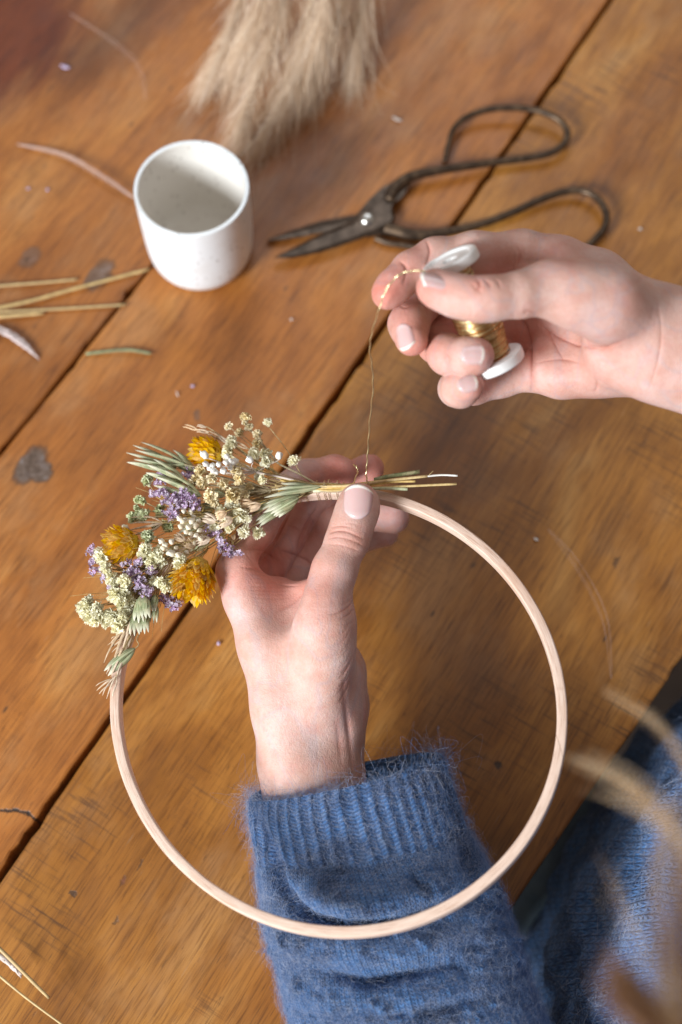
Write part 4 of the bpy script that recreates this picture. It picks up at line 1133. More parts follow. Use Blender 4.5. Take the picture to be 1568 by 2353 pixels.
sprig('dried_flower_sprig', 'white bleached buds on pale curly stalks below the upper yellow head', 'dried flower', (1150, 450, .012), TIE,
      [(820, 340, 1.5, .024), (830, 398, 1.1, .024), (872, 403, 1.2, .024), (850, 425, 1, .024), (880, 440, 1.3, .024), (910, 402, 1.1, .024), (942, 440, 1.2, .024), (960, 388, 1.2, .024), (982, 378, 1.2, .024), (1003, 385, 1.2, .024), (1022, 378, 1.0, .022), (965, 352, 1.3, .022), (1110, 368, 1.4, .022), (1296, 345, 1.3, .014), (985, 422, 1, .022), (900, 450, 1, .022)], meshname='bud', meshes=BU, mat=white, scale=1.25, group='bud sprigs among the flowers', stem_mat=pale_m)
sprig('dried_flower_sprig', 'pale green round blossoms sticking out at the left of the bunch', 'dried flower', (640, 740, .002), (1000, 700, .0),
      [(460, 505, 1.3, .004), (540, 700, 1.1, .003), (400, 625, .8, .004), (430, 632, .7), (392, 675, .8, .004), (372, 740, 1.0, .004), (410, 715, 1.1, .008), (435, 730, 1.2, .008), (395, 735, .9), (590, 790, 1.2, .006), (465, 860, 1.2, .010), (505, 790, .8, .006)], meshes=BL, mat=palegreen, group=sg_b)
sprig('dried_flower_sprig', 'round cream buds on fine stalks in the centre of the bunch', 'dried flower', (900, 740, .006), (1300, 600, .004),
      [(690, 695, 1, .02), (740, 760, 1.25, .02), (672, 795, 1.2, .02), (700, 752, 1, .02), (720, 798, 1.2, .02), (762, 790, 1.1, .02), (790, 820, 1.1, .02), (800, 868, 1.1, .02), (768, 850, 1.1, .02), (705, 830, 1, .02), (735, 838, 1, .02), (680, 760, 1, .02), (660, 745, .9, .018), (755, 735, 1, .018), (785, 760, 1, .018), (735, 700, .9, .018)], meshname='bud', meshes=BU, mat=berry, scale=1.3, group='bud sprigs among the flowers')
sprig('dried_flower_sprig', 'loose round peach buds on fine stalks left of the lower yellow head', 'dried flower', (800, 900, .006), (1100, 720, .002),
      [(612, 890, 1.2, .018), (548, 888, 1, .018), (572, 912, 1, .018), (580, 940, 1, .018), (613, 965, 1.3, .018), (655, 975, 1.2, .018), (706, 960, 1.1, .016), (760, 900, .9, .014), (320, 802, 1.1, .006), (590, 965, 1, .016), (560, 930, .9, .016), (640, 930, .8, .014)], meshname='bud', meshes=BU, mat=berry, scale=1.25, group='bud sprigs among the flowers')
sprig('dried_flower_sprig', 'cluster of plump ivory blossoms between the two lower yellow heads', 'dried flower', (640, 960, .004), (1000, 760, .0),
      [(450, 950, 1.3, .012), (530, 950, 1.2, .014), (505, 995, 1.3, .014), (550, 1022, 1.1, .013), (440, 1000, 1.1, .012), (482, 1030, 1.2, .012), (660, 1030, 1.5, .014), (668, 1000, 1.2, .014), (505, 1140, 1.0, .010), (542, 1150, 1.1, .010), (600, 1140, 1.2, .010), (615, 1165, 1.1, .010), (570, 1190, 1.0, .008), (530, 985, 1.1, .013), (420, 975, .9, .01)], meshes=BL, mat=ivory, group=sg_b)
sprig('dried_flower_sprig', 'ivory blossoms along the left side below the left yellow head', 'dried flower', (430, 1130, .002), (700, 950, .0),
      [(150, 960, 1.2, .010), (170, 990, 1.2, .010), (190, 1045, 1.3, .012), (205, 1080, 1.1, .010), (235, 1130, 1.3, .012), (250, 1155, 1.1, .01), (310, 1140, 1.4, .012), (330, 1165, 1.1, .01), (250, 1225, 1.2, .010), (265, 1250, 1.2, .010), (312, 1220, 1.1, .012), (340, 1255, 1.1, .010), (362, 1280, 1.1, .010), (300, 1285, 1.2, .010), (335, 1330, 1.2, .009)], meshes=BL, mat=ivory, group=sg_b)
sprig('dried_flower_sprig', 'ivory blossom cluster lowest left, jutting out over the table', 'dried flower', (420, 1230, .002), (700, 960, .0),
      [(92, 1262, 1.1, .006), (75, 1290, 1.3, .006), (55, 1310, 1.2, .004), (105, 1315, 1.3, .008), (140, 1305, 1.2, .007), (62, 1350, 1.3, .005), (98, 1370, 1.3, .007), (120, 1395, 1.1, .006), (150, 1365, 1.3, .007), (130, 1340, 1.2, .010), (200, 1400, 1.3, .007), (232, 1370, 1.3, .008), (210, 1360, 1.1, .008), (262, 1400, 1.2, .007), (275, 1430, 1.3, .006), (300, 1375, 1.2, .008), (285, 1350, 1.0, .008), (315, 1395, 1.0, .006)], meshes=BL, mat=ivory, group=sg_b)
# purple statice
sg_p = 'purple statice sprigs'
def purple_sprig(label, node, tie, clusters):
    heads = []
    for (x, y, rad, n_, lf) in clusters:
        for i in range(n_):
            a = rf.random() * 6.28; q = math.sqrt(rf.random()) * rad
            heads.append((x + q * math.cos(a), y + q * math.sin(a) * .9, rf.uniform(.75, 1.15), lf + .003 * (1 - q / rad)))
    return sprig('purple_flower_sprig', label, 'purple flower', node, tie, heads, meshname='floret', meshes=FLO, mat=purple, scale=.95, group=sg_p, jitter=.002, lean=.3)
purple_sprig('large bright purple cluster in the middle of the bunch', (800, 700, .002), (1200, 620, .0), [(545, 600, 55, 22, .012), (640, 650, 60, 24, .012), (720, 590, 45, 14, .012), (755, 660, 45, 12, .012), (620, 720, 40, 10, .010)])
purple_sprig('small purple cluster behind the pale green oat husks', (760, 560, -.002), (1200, 600, -.002), [(560, 480, 38, 12, .002), (725, 460, 34, 9, .004), (545, 525, 25, 5, .002)])
purple_sprig('purple tuft hanging lowest over the palm, right of the bunch', (880, 780, .004), (1200, 640, .002), [(885, 840, 38, 9, .010), (925, 878, 22, 4, .010), (945, 925, 26, 6, .006), (985, 955, 30, 8, .006), (1040, 970, 22, 4, .005), (840, 800, 25, 4, .01)])
purple_sprig('purple cluster between the left and lower yellow heads', (560, 1000, .0), (900, 820, .0), [(365, 1060, 52, 18, .010), (410, 1010, 30, 6, .01), (490, 1070, 36, 9, .010), (380, 1110, 30, 6, .010)])
purple_sprig('purple florets at the far left, beside the ivory blossoms', (420, 1080, -.002), (700, 950, .0), [(125, 960, 30, 6, .006), (125, 1010, 30, 7, .006), (125, 1085, 22, 4, .004), (200, 1130, 38, 8, .006), (235, 1180, 38, 9, .008), (180, 1060, 20, 3, .006)])
purple_sprig('purple cluster right above the green leaves at the bottom of the bunch', (520, 1060, -.002), (800, 900, .0), [(420, 1170, 40, 10, .010), (460, 1210, 38, 9, .008), (395, 1150, 20, 4, .01)])
purple_sprig('purple cluster at the tip of the lower yellow head, above the table gap', (620, 1150, -.003), (820, 950, -.002), [(590, 1265, 38, 9, .002), (620, 1295, 34, 8, .002), (560, 1235, 26, 4, .0), (655, 1290, 20, 3, .002)])
# mustard yellow heads
def bract_geo():
    L, w = .0052, .0031; V = []; Fc = []
    for i in range(5):
        t = i / 4; ww = w * math.sin(min(3.1, .45 + 2.69 * t)) if i < 4 else .00004
        b = .0010 * t * t
        V += [(b + .0003 * ww / w, -ww / 2, L * t), (b - .00035 * ww / w, 0, L * t), (b + .0003 * ww / w, ww / 2, L * t)]
    for i in range(4):
        for j in range(2): a = i * 3 + j; Fc.append((a, a + 1, a + 4, a + 3))
    return V, Fc
BR = [mesh_from('bract', *bract_geo(), smooth=False)]
def yellow_head(label, c, tip, r, nbr, lift, tie):
    C_ = Z3(c[0], c[1], lift); Tp = Z3(tip[0], tip[1], lift); ax = Tp - C_; L = np.linalg.norm(ax); ax /= L
    B_ = C_ - ax * L
    e = empty('yellow_flower', B_, label, 'yellow flower', 'mustard yellow flower heads')
    ms = shared(BR, yellow); mb = shared(BR, browny); fr = frame_from(ax)
    for i in range(nbr):
        t = (i + .5) / nbr; a = i * 2.39996; z = -.98 + 1.7 * t
        rr = r * math.sqrt(max(.03, 1 - (z * .98) ** 2)) * (.78 if i % 2 else .60)
        p = C_ + ax * L * z * .80 + fr[:, 0] * rr * math.cos(a) + fr[:, 1] * rr * math.sin(a)
        out = fr[:, 0] * math.cos(a) + fr[:, 1] * math.sin(a)
        d = out * (.46 - .3 * max(0, z)) + ax * (.92 + .2 * z) + rf.normal(size=3) * .13
        o = bpy.data.objects.new('bract', (ms if rf.random() > .06 else mb)[0]); COL.objects.link(o)
        x = out * -1.0
        zz = d / np.linalg.norm(d); xx = x - zz * (x @ zz); xx /= np.linalg.norm(xx); yy = np.cross(zz, xx)
        o.rotation_euler = eul(np.stack([-xx, -yy, zz], 1)); o.parent = e; o.location = Vector(p.tolist()) - e.location
        s_ = rf.uniform(.85, 1.25) * (r / .0095) ** .35; o.scale = (s_, s_, s_)
    core = [(B_ + ax * L * .2), (C_ - ax * L * .3), C_ + ax * L * .1, C_ + ax * L * .7]
    V, Fc = tube_geo(core, [r * .35, r * .62, r * .60, r * .2], 11); obj('core', V, Fc, yellow, e)
    Tt = Z3(*tie); V, Fc = tube_geo(catmull([B_ + ax * L * .3, B_, (B_ + Tt) / 2 - TOCAM * .004, Tt], 6), .0006, 6); obj('stem', V, Fc, strawm, e)
yellow_head('upper mustard yellow flower head, partly behind white buds', (845, 325), (735, 290), .0090, 190, .004, (1300, 480, .0))
yellow_head('left mustard yellow flower head, highest of the lower two', (305, 905), (190, 925), .0108, 240, .012, (640, 880, .0))
yellow_head('lower mustard yellow flower head, hanging beside the hand', (755, 1125), (700, 1275), .0128, 290, .010, (840, 880, .0))
# oats
def glume(P, wmax, flatv, k=9):
    P = catmull(P, 7); n_ = len(P); t = np.linspace(0, 1, n_)
    R = wmax * np.sin(np.pi * np.clip(t * .93 + .06, 0, 1)) ** .8 * (1 - .35 * t) + .00006
    V, Fc = tube_geo(P, R, k, flat=(flatv, .42))
    al = np.array([[tt, math.sin(j / k * 2 * math.pi), 0] for tt in t for j in range(k)], np.float32)
    return V, Fc, al
def oats(name, label, spikes, tie, mat=None, w=.0019, group='green oat husks among the flowers', sub=3, fan=.10, cat='oat sprig', part='spikelet', lift=.010):
    e = empty(name, Z3(*tie), label, cat, group); st = []
    for sp_ in spikes:
        (bx, by, tx, ty) = sp_[:4]; lf = sp_[4] if len(sp_) > 4 else lift; ww = w * .84 * (sp_[5] if len(sp_) > 5 else 1)
        b, t_ = Z3(bx, by, lf), Z3(tx, ty, lf); ax = t_ - b; L = np.linalg.norm(ax); axn = ax / L; side = np.cross(axn, TOCAM)
        gs_ = []
        for q in range(sub):
            f = (q - (sub - 1) / 2) * fan * 2 / max(1, sub - 1) if sub > 1 else 0
            bow = side * f * L; end = t_ + side * f * L * 1.7 - axn * abs(f) * L * .6 - axn * L * .08 * rf.random()
            P = [b, b + ax * .3 + bow * 1.1 + TOCAM * .0012 * (q % 2), b + ax * .65 + bow * 1.5 + TOCAM * .001, end]
            gs_.append(glume(P, ww * rf.uniform(.85, 1.1), TOCAM + side * f * 4 + rf.normal(size=3) * .15))
        V, Fc = join_geo([(g_[0], g_[1]) for g_ in gs_]); me = mesh_from(part, V, Fc)
        at_ = me.attributes.new('along', 'FLOAT_VECTOR', 'POINT'); at_.data.foreach_set('vector', np.vstack([g_[2] for g_ in gs_]).ravel())
        c_ = recenter(me); o = link(part, me, None, mat or oatm); o.parent = e; o.location = Vector(c_.tolist()) - e.location
        tt = Z3(*tie); st.append(tube_geo(catmull([b + axn * .002, b - axn * .003, (b + tt) / 2 + rf.normal(size=3) * .001, tt], 5), .0003, 5))
    V, Fc = join_geo(st); obj('stem', V, Fc, stemm, e)
oats('oat_sprig', 'pale green oat husks with long points sticking out at the upper left', [(640, 420, 320, 322, .006, 1.1), (700, 400, 365, 303, .008), (740, 410, 590, 325, .006, .9), (700, 510, 445, 395, .010, 1.1), (800, 600, 500, 470, .012, 1.15), (760, 440, 610, 350, .006, .9)], (1250, 560, .0))
oats('oat_sprig', 'green oat husks beside the wrapped wire, over the palm', [(1430, 590, 1170, 690, .008, 1.3), (1420, 610, 1230, 720, .010, 1.3), (1400, 630, 1270, 735, .008, 1.1), (1330, 660, 1140, 790, .006, 1.1), (1250, 640, 1060, 700, .008, .9)], (1545, 560, .003), sub=3, fan=.06, w=.0025)
oats('oat_sprig', 'long pale green leaf blades running into the tied stems', [(1560, 540, 1200, 610, .010, 1.4), (1560, 545, 1300, 520, .009, 1.2), (1550, 535, 1260, 560, .010, 1.0)], (1640, 540, .005), sub=1, fan=.0)
oats('oat_sprig', 'green oat husks pointing down at the bottom of the bunch', [(420, 1230, 400, 1420, .010, 1.5), (440, 1240, 450, 1390, .012, 1.4), (505, 1230, 490, 1340, .008, 1.2), (380, 1310, 375, 1500, .008, 1.3), (440, 1330, 440, 1480, .008, 1.2), (510, 1290, 495, 1420, .006, .7)], (560, 1080, .0), sub=3, fan=.09)
oats('oat_sprig', 'blue green leaf tip lowest on the hoop, below the oat husks', [(375, 1570, 175, 1745, .008, 1.9)], (430, 1440, .004), sub=2, fan=.05)
oats('grass_sprig', 'beige feathery grass lying along the hoop at its lower left end', [(345, 1400, 250, 1600, .006, .8), (330, 1430, 225, 1700, .008, .8), (350, 1440, 290, 1600, .007, .8), (330, 1500, 205, 1580, .007, .6), (310, 1560, 260, 1660, .009, .7), (300, 1600, 220, 1760, .009, .6), (290, 1650, 200, 1720, .008, .5), (290, 1480, 225, 1530, .006, .5), (260, 1740, 195, 1895, .008, .5), (240, 1760, 125, 1845, .007, .5), (360, 1380, 320, 1500, .008, .8)], (520, 1150, .0), mat=strawgl, w=.0013, group='beige grass sprigs', cat='grass sprig', sub=3, fan=.12)
oats('grass_sprig', 'thin beige grass spike sticking up left of the tall blossoms', [(850, 195, 760, 185, .006, .6), (830, 165, 770, 150, .006, .6), (930, 235, 840, 195, .006, .7), (780, 180, 680, 150, .006, .5), (980, 270, 900, 215, .006, .7), (1100, 300, 990, 255, .008, .7)], (1300, 470, .002), mat=strawgl, w=.0011, group='beige grass sprigs', cat='grass sprig', sub=2, fan=.05)
oats('grass_sprig', 'peach feathery tufts in the middle of the bunch', [(960, 700, 880, 740, .018, 1.2), (1000, 740, 900, 790, .016, 1.2), (860, 870, 760, 900, .014, .9), (760, 930, 680, 870, .012, 1.0), (560, 770, 320, 800, .008, .8), (900, 760, 800, 730, .018, 1.0), (700, 880, 620, 850, .014, .8), (1010, 880, 1005, 840, .006, .5), (980, 860, 940, 1030, .004, .4), (1130, 640, 1020, 660, .012, 1.1), (1180, 650, 1080, 690, .012, 1.1)], (1300, 610, .002), mat=strawgl, w=.0014, group='beige grass sprigs', cat='grass sprig', sub=4, fan=.16)
oats('oat_sprig', 'dark green leaves deep behind the blossoms', [(950, 590, 860, 570, .002, 1.3), (1200, 560, 960, 560, .0, 1.2), (700, 900, 560, 1000, .0, 1.2), (850, 900, 690, 930, .0, 1.2), (620, 1000, 470, 1090, -.002, 1.3), (520, 1100, 380, 1180, -.002, 1.3), (900, 640, 700, 760, .0, 1.3), (600, 1100, 520, 1200, .0, 1.2), (840, 760, 640, 840, .0, 1.3), (430, 1180, 300, 1300, -.002, 1.3)], (1300, 600, -.002), w=.0022)
# a mass of fine dry stalks that fills the bunch
fx = []
spine = catmull([Z3(1560, 548, .002), Z3(1250, 600, .0), Z3(950, 740, .0), Z3(700, 940, .0), Z3(520, 1120, .0), Z3(420, 1280, .0)], 12)
for i in range(240):
    a = rf.random() * .92; i0 = int(a * (len(spine) - 1)); p0 = spine[i0] + rf.normal(size=3) * .002
    tg = spine[min(i0 + 4, len(spine) - 1)] - spine[max(i0 - 4, 0)]; tg /= np.linalg.norm(tg); sd = np.cross(tg, TOCAM)
    L = rf.uniform(.02, .05) * (1 - .4 * a); fan = rf.normal() * .38
    dirn = tg + sd * fan + TOCAM * rf.uniform(.0, .45)
    P = np.array([p0 + dirn * L * s_ + sd * fan * L * .25 * s_ * s_ for s_ in np.linspace(0, 1, 6)]); fx.append(P + np.cumsum(rf.normal(size=P.shape) * .0004, axis=0))
o = fibres('fine_stalks', np.array(fx), stemm, np.linspace(.00022, .0001, 6)); tag(o, 'tangle of fine dry stalks inside the flower bunch', 'dry stalks', kind='stuff')
# cut ends of the tied stems, to the right of the thumb
def DP(px, py, lift): return HP(px, py, lift)
sgc = 'cut stem ends right of the thumb'
def cut(pts, r, mat, label, k=7, flat=None):
    P = catmull([DP(*q) for q in pts], 6); V, Fc = tube_geo(P, r, k, flat=flat)
    tag(obj('cut_stem', V, Fc, mat), label, 'cut stem', sgc)
cut([(700, 1118, .009), (800, 1116, .009), (900, 1103, .010), (983, 1094, .011)], .00085, strawm, 'yellow straw stem, upper one, joining the white tipped end')
cut([(980, 1094.5, .011), (1015, 1091.5, .0112), (1052, 1093, .0115)], .0006, white, 'white stem end, topmost and farthest right')
cut([(690, 1122, .008), (800, 1120, .008), (900, 1108, .009), (955, 1106, .010)], .0007, strawm, 'short yellow stem ending in the middle of the cut stems')
cut([(700, 1126, .007), (820, 1123, .007), (940, 1117, .009), (1050, 1112, .011)], .00075, strawm, 'long lowest straw stem, reaching far right')
cut([(720, 1128, .007), (830, 1124, .007), (880, 1122, .008), (937, 1124, .009)], .00095, palegreen, 'thick pale stem end just above the hoop')
cut([(860, 1103, .006), (893, 1095, .007), (965, 1084, .008)], .0014, oatm, 'flat green blade among the cut stems', flat=(TOCAM, .3))
cut([(700, 1115, .007), (800, 1113, .007), (880, 1104, .008), (930, 1102, .009)], .0005, strawm, 'thin short stem behind the upper cut stems')
cut([(985, 1093, .0115), (990, 1088, .012), (996, 1082, .012)], .00025, strawm, 'tiny side shoot on the white tipped stem')
for i in range(9):
    y = 1112 + i * 2.2; 
    cut([(640 + 8 * rf.normal(), y - 14 + 4 * i, .006 + .0008 * (i % 3)), (700, y - 2, .007), (770, y, .0075 + .0006 * (i % 2)), (810, 1119, .008)], .0006, strawm if i % 2 else stemm, ['thin dry stem, uppermost strand of the bundle left of the thumb', 'thin dry stem, second strand of the bundle left of the thumb', 'thin dry stem, third strand of the bundle left of the thumb', 'thin dry stem, fourth strand of the bundle left of the thumb', 'thin dry stem in the middle of the bundle left of the thumb', 'thin dry stem just below the middle of the bundle left of the thumb', 'thin dry stem, third lowest strand of the bundle under the wrapped wire', 'thin dry stem, second lowest strand of the bundle under the wrapped wire', 'thin dry stem, lowest strand of the bundle, touching the hoop'][i]) 

# ------------------------------------------------------------------ spool of gold wire
def nt_gold(name, c, rough):
    nt = NT(name); n1 = nt.noise(nt.objco(), 300, 3, .6)
    nt.p(Base_Color=nt.ramp(n1, [(.3, tuple(x * .75 for x in c)), (.7, c)]), Metallic=1.0, Roughness=rough); return nt.m
gold = nt_gold('gold_wire_metal', (1.0, .84, .48), .36)
copper = nt_gold('copper_wire_metal', (.74, .40, .16), .3)
sp0 = CS(1036, 602, .731); sp1 = CS(1142, 832, .752)
a_ = sp1 - sp0; a_ /= np.linalg.norm(a_); a_ = a_ + np.array([0, 0, -.06]); 
S0, S1 = C2W(sp0), C2W(sp1); AX = S1 - S0; SL = np.linalg.norm(AX); AX /= SL; FR = frame_from(AX)
SP = empty('wire_spool', S0, 'spool of gold wire with white plastic ends, held in the upper hand', 'spool')
def onspool(V): return S0 + V @ FR.T
fl_m = plain('white_glossy_plastic', (.84, .82, .80), .16, var=.03, vscale=60, spec=.6)
def flange(z0, sgn):
    R_ = .0152; pr = [(1e-5, -.0002), (.0035, -.0002), (.0042, -.0012), (.0105, -.0012), (.0118, -.0022), (.0140, -.0026), (.0150, -.0018), (R_, -.0002), (R_, .0022), (.0146, .0030), (.0100, .0032), (1e-5, .0032)]
    P_ = catmull([(x, y, 0) for x, y in pr], 3); V, Fc = lathe_geo([(max(1e-5, p[0]), p[1]) for p in P_], 56)
    V[:, 2] = z0 + sgn * V[:, 2]; return onspool(V), Fc if sgn > 0 else [f[::-1] for f in Fc]
V, Fc = flange(0.0, 1); o = obj('spool_end', V, Fc, fl_m, SP); o['label'] = 'upper white spool end, beside the thumb tip'
V, Fc = flange(SL, -1); o = obj('spool_end', V, Fc, fl_m, SP); o['label'] = 'lower white spool end, by the ring finger'
def wr(z): 
    t = z / SL; return .0078 + .0032 * math.exp(-((t - .56) / .24) ** 2) - .0008 * math.exp(-((t - .2) / .1) ** 2)
zs = np.linspace(.003, SL - .003, 40); V, Fc = lathe_geo([(wr(z) - .0004, z) for z in zs], 40); obj('wire_core', onspool(V), Fc, copper, SP)
def winding(n_turn, z0, z1, dr, tilt, r, m, amp, seed):
    g = np.random.default_rng(seed); N = n_turn * 26; t = np.linspace(0, 1, N); ph = t * n_turn * 2 * np.pi
    zc = z0 + (z1 - z0) * t + np.interp(t * n_turn, np.arange(n_turn + 1), g.normal(size=n_turn + 1) * amp)
    tl = np.interp(t * n_turn, np.arange(n_turn + 1), tilt + g.normal(size=n_turn + 1) * tilt * .35)
    z = np.clip(zc + tl * np.sin(ph + .5), .0034, SL - .0034)
    R_ = np.array([wr(q) for q in z]) + dr + .0003 * np.interp(t * n_turn, np.arange(n_turn + 1), g.random(n_turn + 1))
    P = np.stack([R_ * np.cos(ph), R_ * np.sin(ph), z], 1); V, Fc = tube_geo(onspool(P), r, 5); return V, Fc
V, Fc = winding(46, .0045, SL - .0045, .0001, .0006, .00034, gold, .0005, 1); obj('wire_winding', V, Fc, gold, SP)
V, Fc = winding(26, .008, SL * .72, .0007, .0030, .00030, gold, .0014, 2); obj('wire_winding', V, Fc, gold, SP)
V, Fc = winding(26, SL * .45, SL - .005, .0010, .0016, .00022, copper, .0010, 3); o = obj('wire_winding', V, Fc, copper, SP); o['label'] = 'copper coloured loose turns near the lower end'
def wire(pts, r=.00042, nm='gold_wire'):
    P = catmull([W(*q) for q in pts], 10); P = P + np.stack([.00022 * np.sin(np.arange(len(P)) * .9 + k) for k in range(3)], 1); return tube_geo(P, r, 6)
WE = empty('gold_wire', W(845, 1030, .82), 'thin gold wire running from the spool down to the tied stems', 'wire')
top_d = .722
V, Fc = wire([(1000, 640, .728), (985, 626, .716), (964, 622, .714), (945, 623, .716), (917, 632, .718), (889, 664, .721), (872, 709, .727), (856, 760, .740), (850, 800, .751), (856, 850, .765), (857, 900, .777), (850, 968, .795), (846, 1028, .81), (843, 1070, .818), (842, 1095, .822), (848, 1115, .825)]); obj('strand', V, Fc, gold, WE)
V, Fc = wire([(812, 1112, .826), (822, 1085, .815), (820, 1073, .812), (812, 1068, .818)]); obj('loop', V, Fc, gold, WE)
hp_ang = lambda px, py: None
def hoop_theta(px):                                # the angle at which the upper arc passes this picture column
    t_ = np.linspace(.6, 2.6, 400); q = hoop_pt(t_, -hw_) - CAM; x = 784 + F * (q @ RT) / (q @ FWD); return float(t_[np.argmin(abs(x - px))])
for px, ex in ((676, 0), (690, 0), (708, .0), (734, .003), (752, .003), (760, .0035), (780, .003), (793, .002)):
    t0 = hoop_theta(px); N = 30; ph = np.linspace(0, 2 * np.pi, N)
    cr_ = (.0036 + (.0018 + ex) * np.maximum(0, np.sin(ph))) * np.cos(ph); cz = .0052 * np.sin(ph)
    hgt = np.where(np.sin(ph) > 0, .0047 + ex * .9, .0047); wdt = np.where(np.cos(ph) > 0, .0037 + ex * .9, .0036)
    P = np.array([hoop_pt(t0 + .006 * math.sin(a / 2) + rf.normal() * .0006, -hw_ + w_ * math.copysign(abs(math.cos(a)) ** .6, math.cos(a)), h_ * math.copysign(abs(math.sin(a)) ** .6, math.sin(a))) for a, w_, h_ in zip(ph, wdt, hgt)])
    V, Fc = tube_geo(P, .00022, 6); obj('wire_wrap', V, Fc, gold, WE)

# ------------------------------------------------------------------ sweater, jeans, hair
def nt_knit(name):
    nt = NT(name); at = nt.n('ShaderNodeAttribute', attribute_name='knit'); sp = nt.n('ShaderNodeSeparateXYZ'); nt.t.links.new(at.outputs['Vector'], sp.inputs[0])
    co = nt.objco()
    wv = nt.noise(co, 160, 3, .6)
    u, v, rib = sp.outputs[0], sp.outputs[1], sp.outputs[2]
    fu = nt.math('ABSOLUTE', nt.math('SUBTRACT', nt.math('FRACT', nt.math('ADD', u, nt.math('MULTIPLY', wv, .35))), .5))     # 0 in the middle of a column, .5 at its border
    vv = nt.math('ADD', nt.math('ADD', v, nt.math('MULTIPLY', fu, 1.3)), nt.math('MULTIPLY', wv, .5))
    row = nt.math('SINE', nt.math('MULTIPLY', vv, 6.2832))
    col = nt.math('SUBTRACT', 1.0, smoothmask(nt, fu, .30, .5))
    mid = smoothmask(nt, fu, .0, .12)
    h = nt.math('MULTIPLY', nt.math('ADD', nt.math('MULTIPLY', row, .35), .65), nt.math('MULTIPLY', col, nt.math('ADD', .6, nt.math('MULTIPLY', mid, .4))))
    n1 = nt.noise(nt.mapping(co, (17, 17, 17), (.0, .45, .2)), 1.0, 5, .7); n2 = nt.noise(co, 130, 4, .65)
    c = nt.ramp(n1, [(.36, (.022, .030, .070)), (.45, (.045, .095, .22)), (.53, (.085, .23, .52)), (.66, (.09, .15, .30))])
    c = nt.mix(nt.math('MULTIPLY', smoothmask(nt, n2, .52, .68), .55), c, (.26, .33, .46, 1))
    c = nt.mix(nt.math('MULTIPLY', smoothmask(nt, nt.noise(co, 420, 2, .6), .58, .7), .4), c, (.40, .38, .42, 1))
    c = nt.mix(nt.math('MULTIPLY', nt.math('SUBTRACT', 1.0, h), .75), c, (.012, .016, .035, 1))
    nt.p(Base_Color=c, Roughness=.85, Specular_IOR_Level=.15, Sheen_Weight=.5, Sheen_Roughness=.5)
    nt.b.inputs['Sheen Tint'].default_value = (.45, .6, .9, 1)
    hh = nt.math('ADD', h, nt.math('MULTIPLY', nt.noise(co, 900, 3, .7), .5))
    nt.bump(hh, .9, .0012); return nt.m
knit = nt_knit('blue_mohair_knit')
def nt_fuzz(name, lo, mid, hi):
    nt = NT(name); hi_ = nt.n('ShaderNodeHairInfo'); nt.p(Base_Color=nt.ramp(hi_.outputs['Random'], [(0, lo), (.5, mid), (1, hi)]), Roughness=.55, Specular_IOR_Level=.3); return nt.m
fuzz = nt_fuzz('mohair_fuzz', (.04, .10, .26), (.12, .22, .42), (.55, .55, .62))

def grid_faces(nr, nc):
    a = np.arange(nr - 1)[:, None] * nc; b = np.arange(nc)[None]; b2 = (b + 1) % nc
    return np.stack([a + b, a + b2, a + nc + b2, a + nc + b], -1).reshape(-1, 4)
def grid_normals(G):
    du = np.roll(G, -1, 1) - np.roll(G, 1, 1); dv = np.gradient(G, axis=0); n_ = np.cross(du, dv); return n_ / (np.linalg.norm(n_, axis=2)[..., None] + 1e-12)
def knit_obj(name, G, U, Vv, rib, parent, label=None):
    nr, nc, _ = G.shape
    me = mesh_from(name, G.reshape(-1, 3), grid_faces(nr, nc))
    at_ = me.attributes.new('knit', 'FLOAT_VECTOR', 'POINT'); at_.data.foreach_set('vector', np.stack([U, Vv, rib], -1).astype(np.float32).ravel())
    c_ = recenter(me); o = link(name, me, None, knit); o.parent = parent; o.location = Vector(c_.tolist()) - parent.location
    if label: o['label'] = label
    return o
def fuzz_on(G, Nn, n, Lr, rad, g, parent, name, mask=None, curl=.5, lift=(.25, 1.0)):
    nr, nc, _ = G.shape
    i = g.integers(0, nr - 1, n); j = g.integers(0, nc, n)
    if mask is not None:
        k = mask[i, j] > g.random(n); i, j = i[k], j[k]
    n = len(i); P = G[i, j] + (G[i + 1, j] - G[i, j]) * g.random((n, 1)); N_ = Nn[i, j]
    m = 7; s_ = np.linspace(0, 1, m)
    L = Lr[0] + (Lr[1] - Lr[0]) * g.random(n) ** 1.6
    t1 = g.normal(size=(n, 3)); t1 -= (t1 * N_).sum(1)[:, None] * N_; t1 /= np.linalg.norm(t1, axis=1)[:, None]
    t2 = np.cross(N_, t1); lf = lift[0] + (lift[1] - lift[0]) * g.random(n)
    ph = g.random(n) * 6.28; cu = curl * g.random(n)
    x = (L * .8)[:, None] * s_ ; y = (L * cu)[:, None] * np.sin(s_[None] * 3.2 * (1 + g.random(n))[:, None] + ph[:, None]) - (L * cu * np.sin(ph))[:, None]
    z = (L * lf)[:, None] * (s_ - .55 * s_ ** 2)[None]
    Q = P[:, None] + t1[:, None] * x[..., None] + t2[:, None] * y[..., None] + N_[:, None] * z[..., None]
    return fibres(name, Q, fuzz, np.linspace(rad, rad * .5, m), parent)

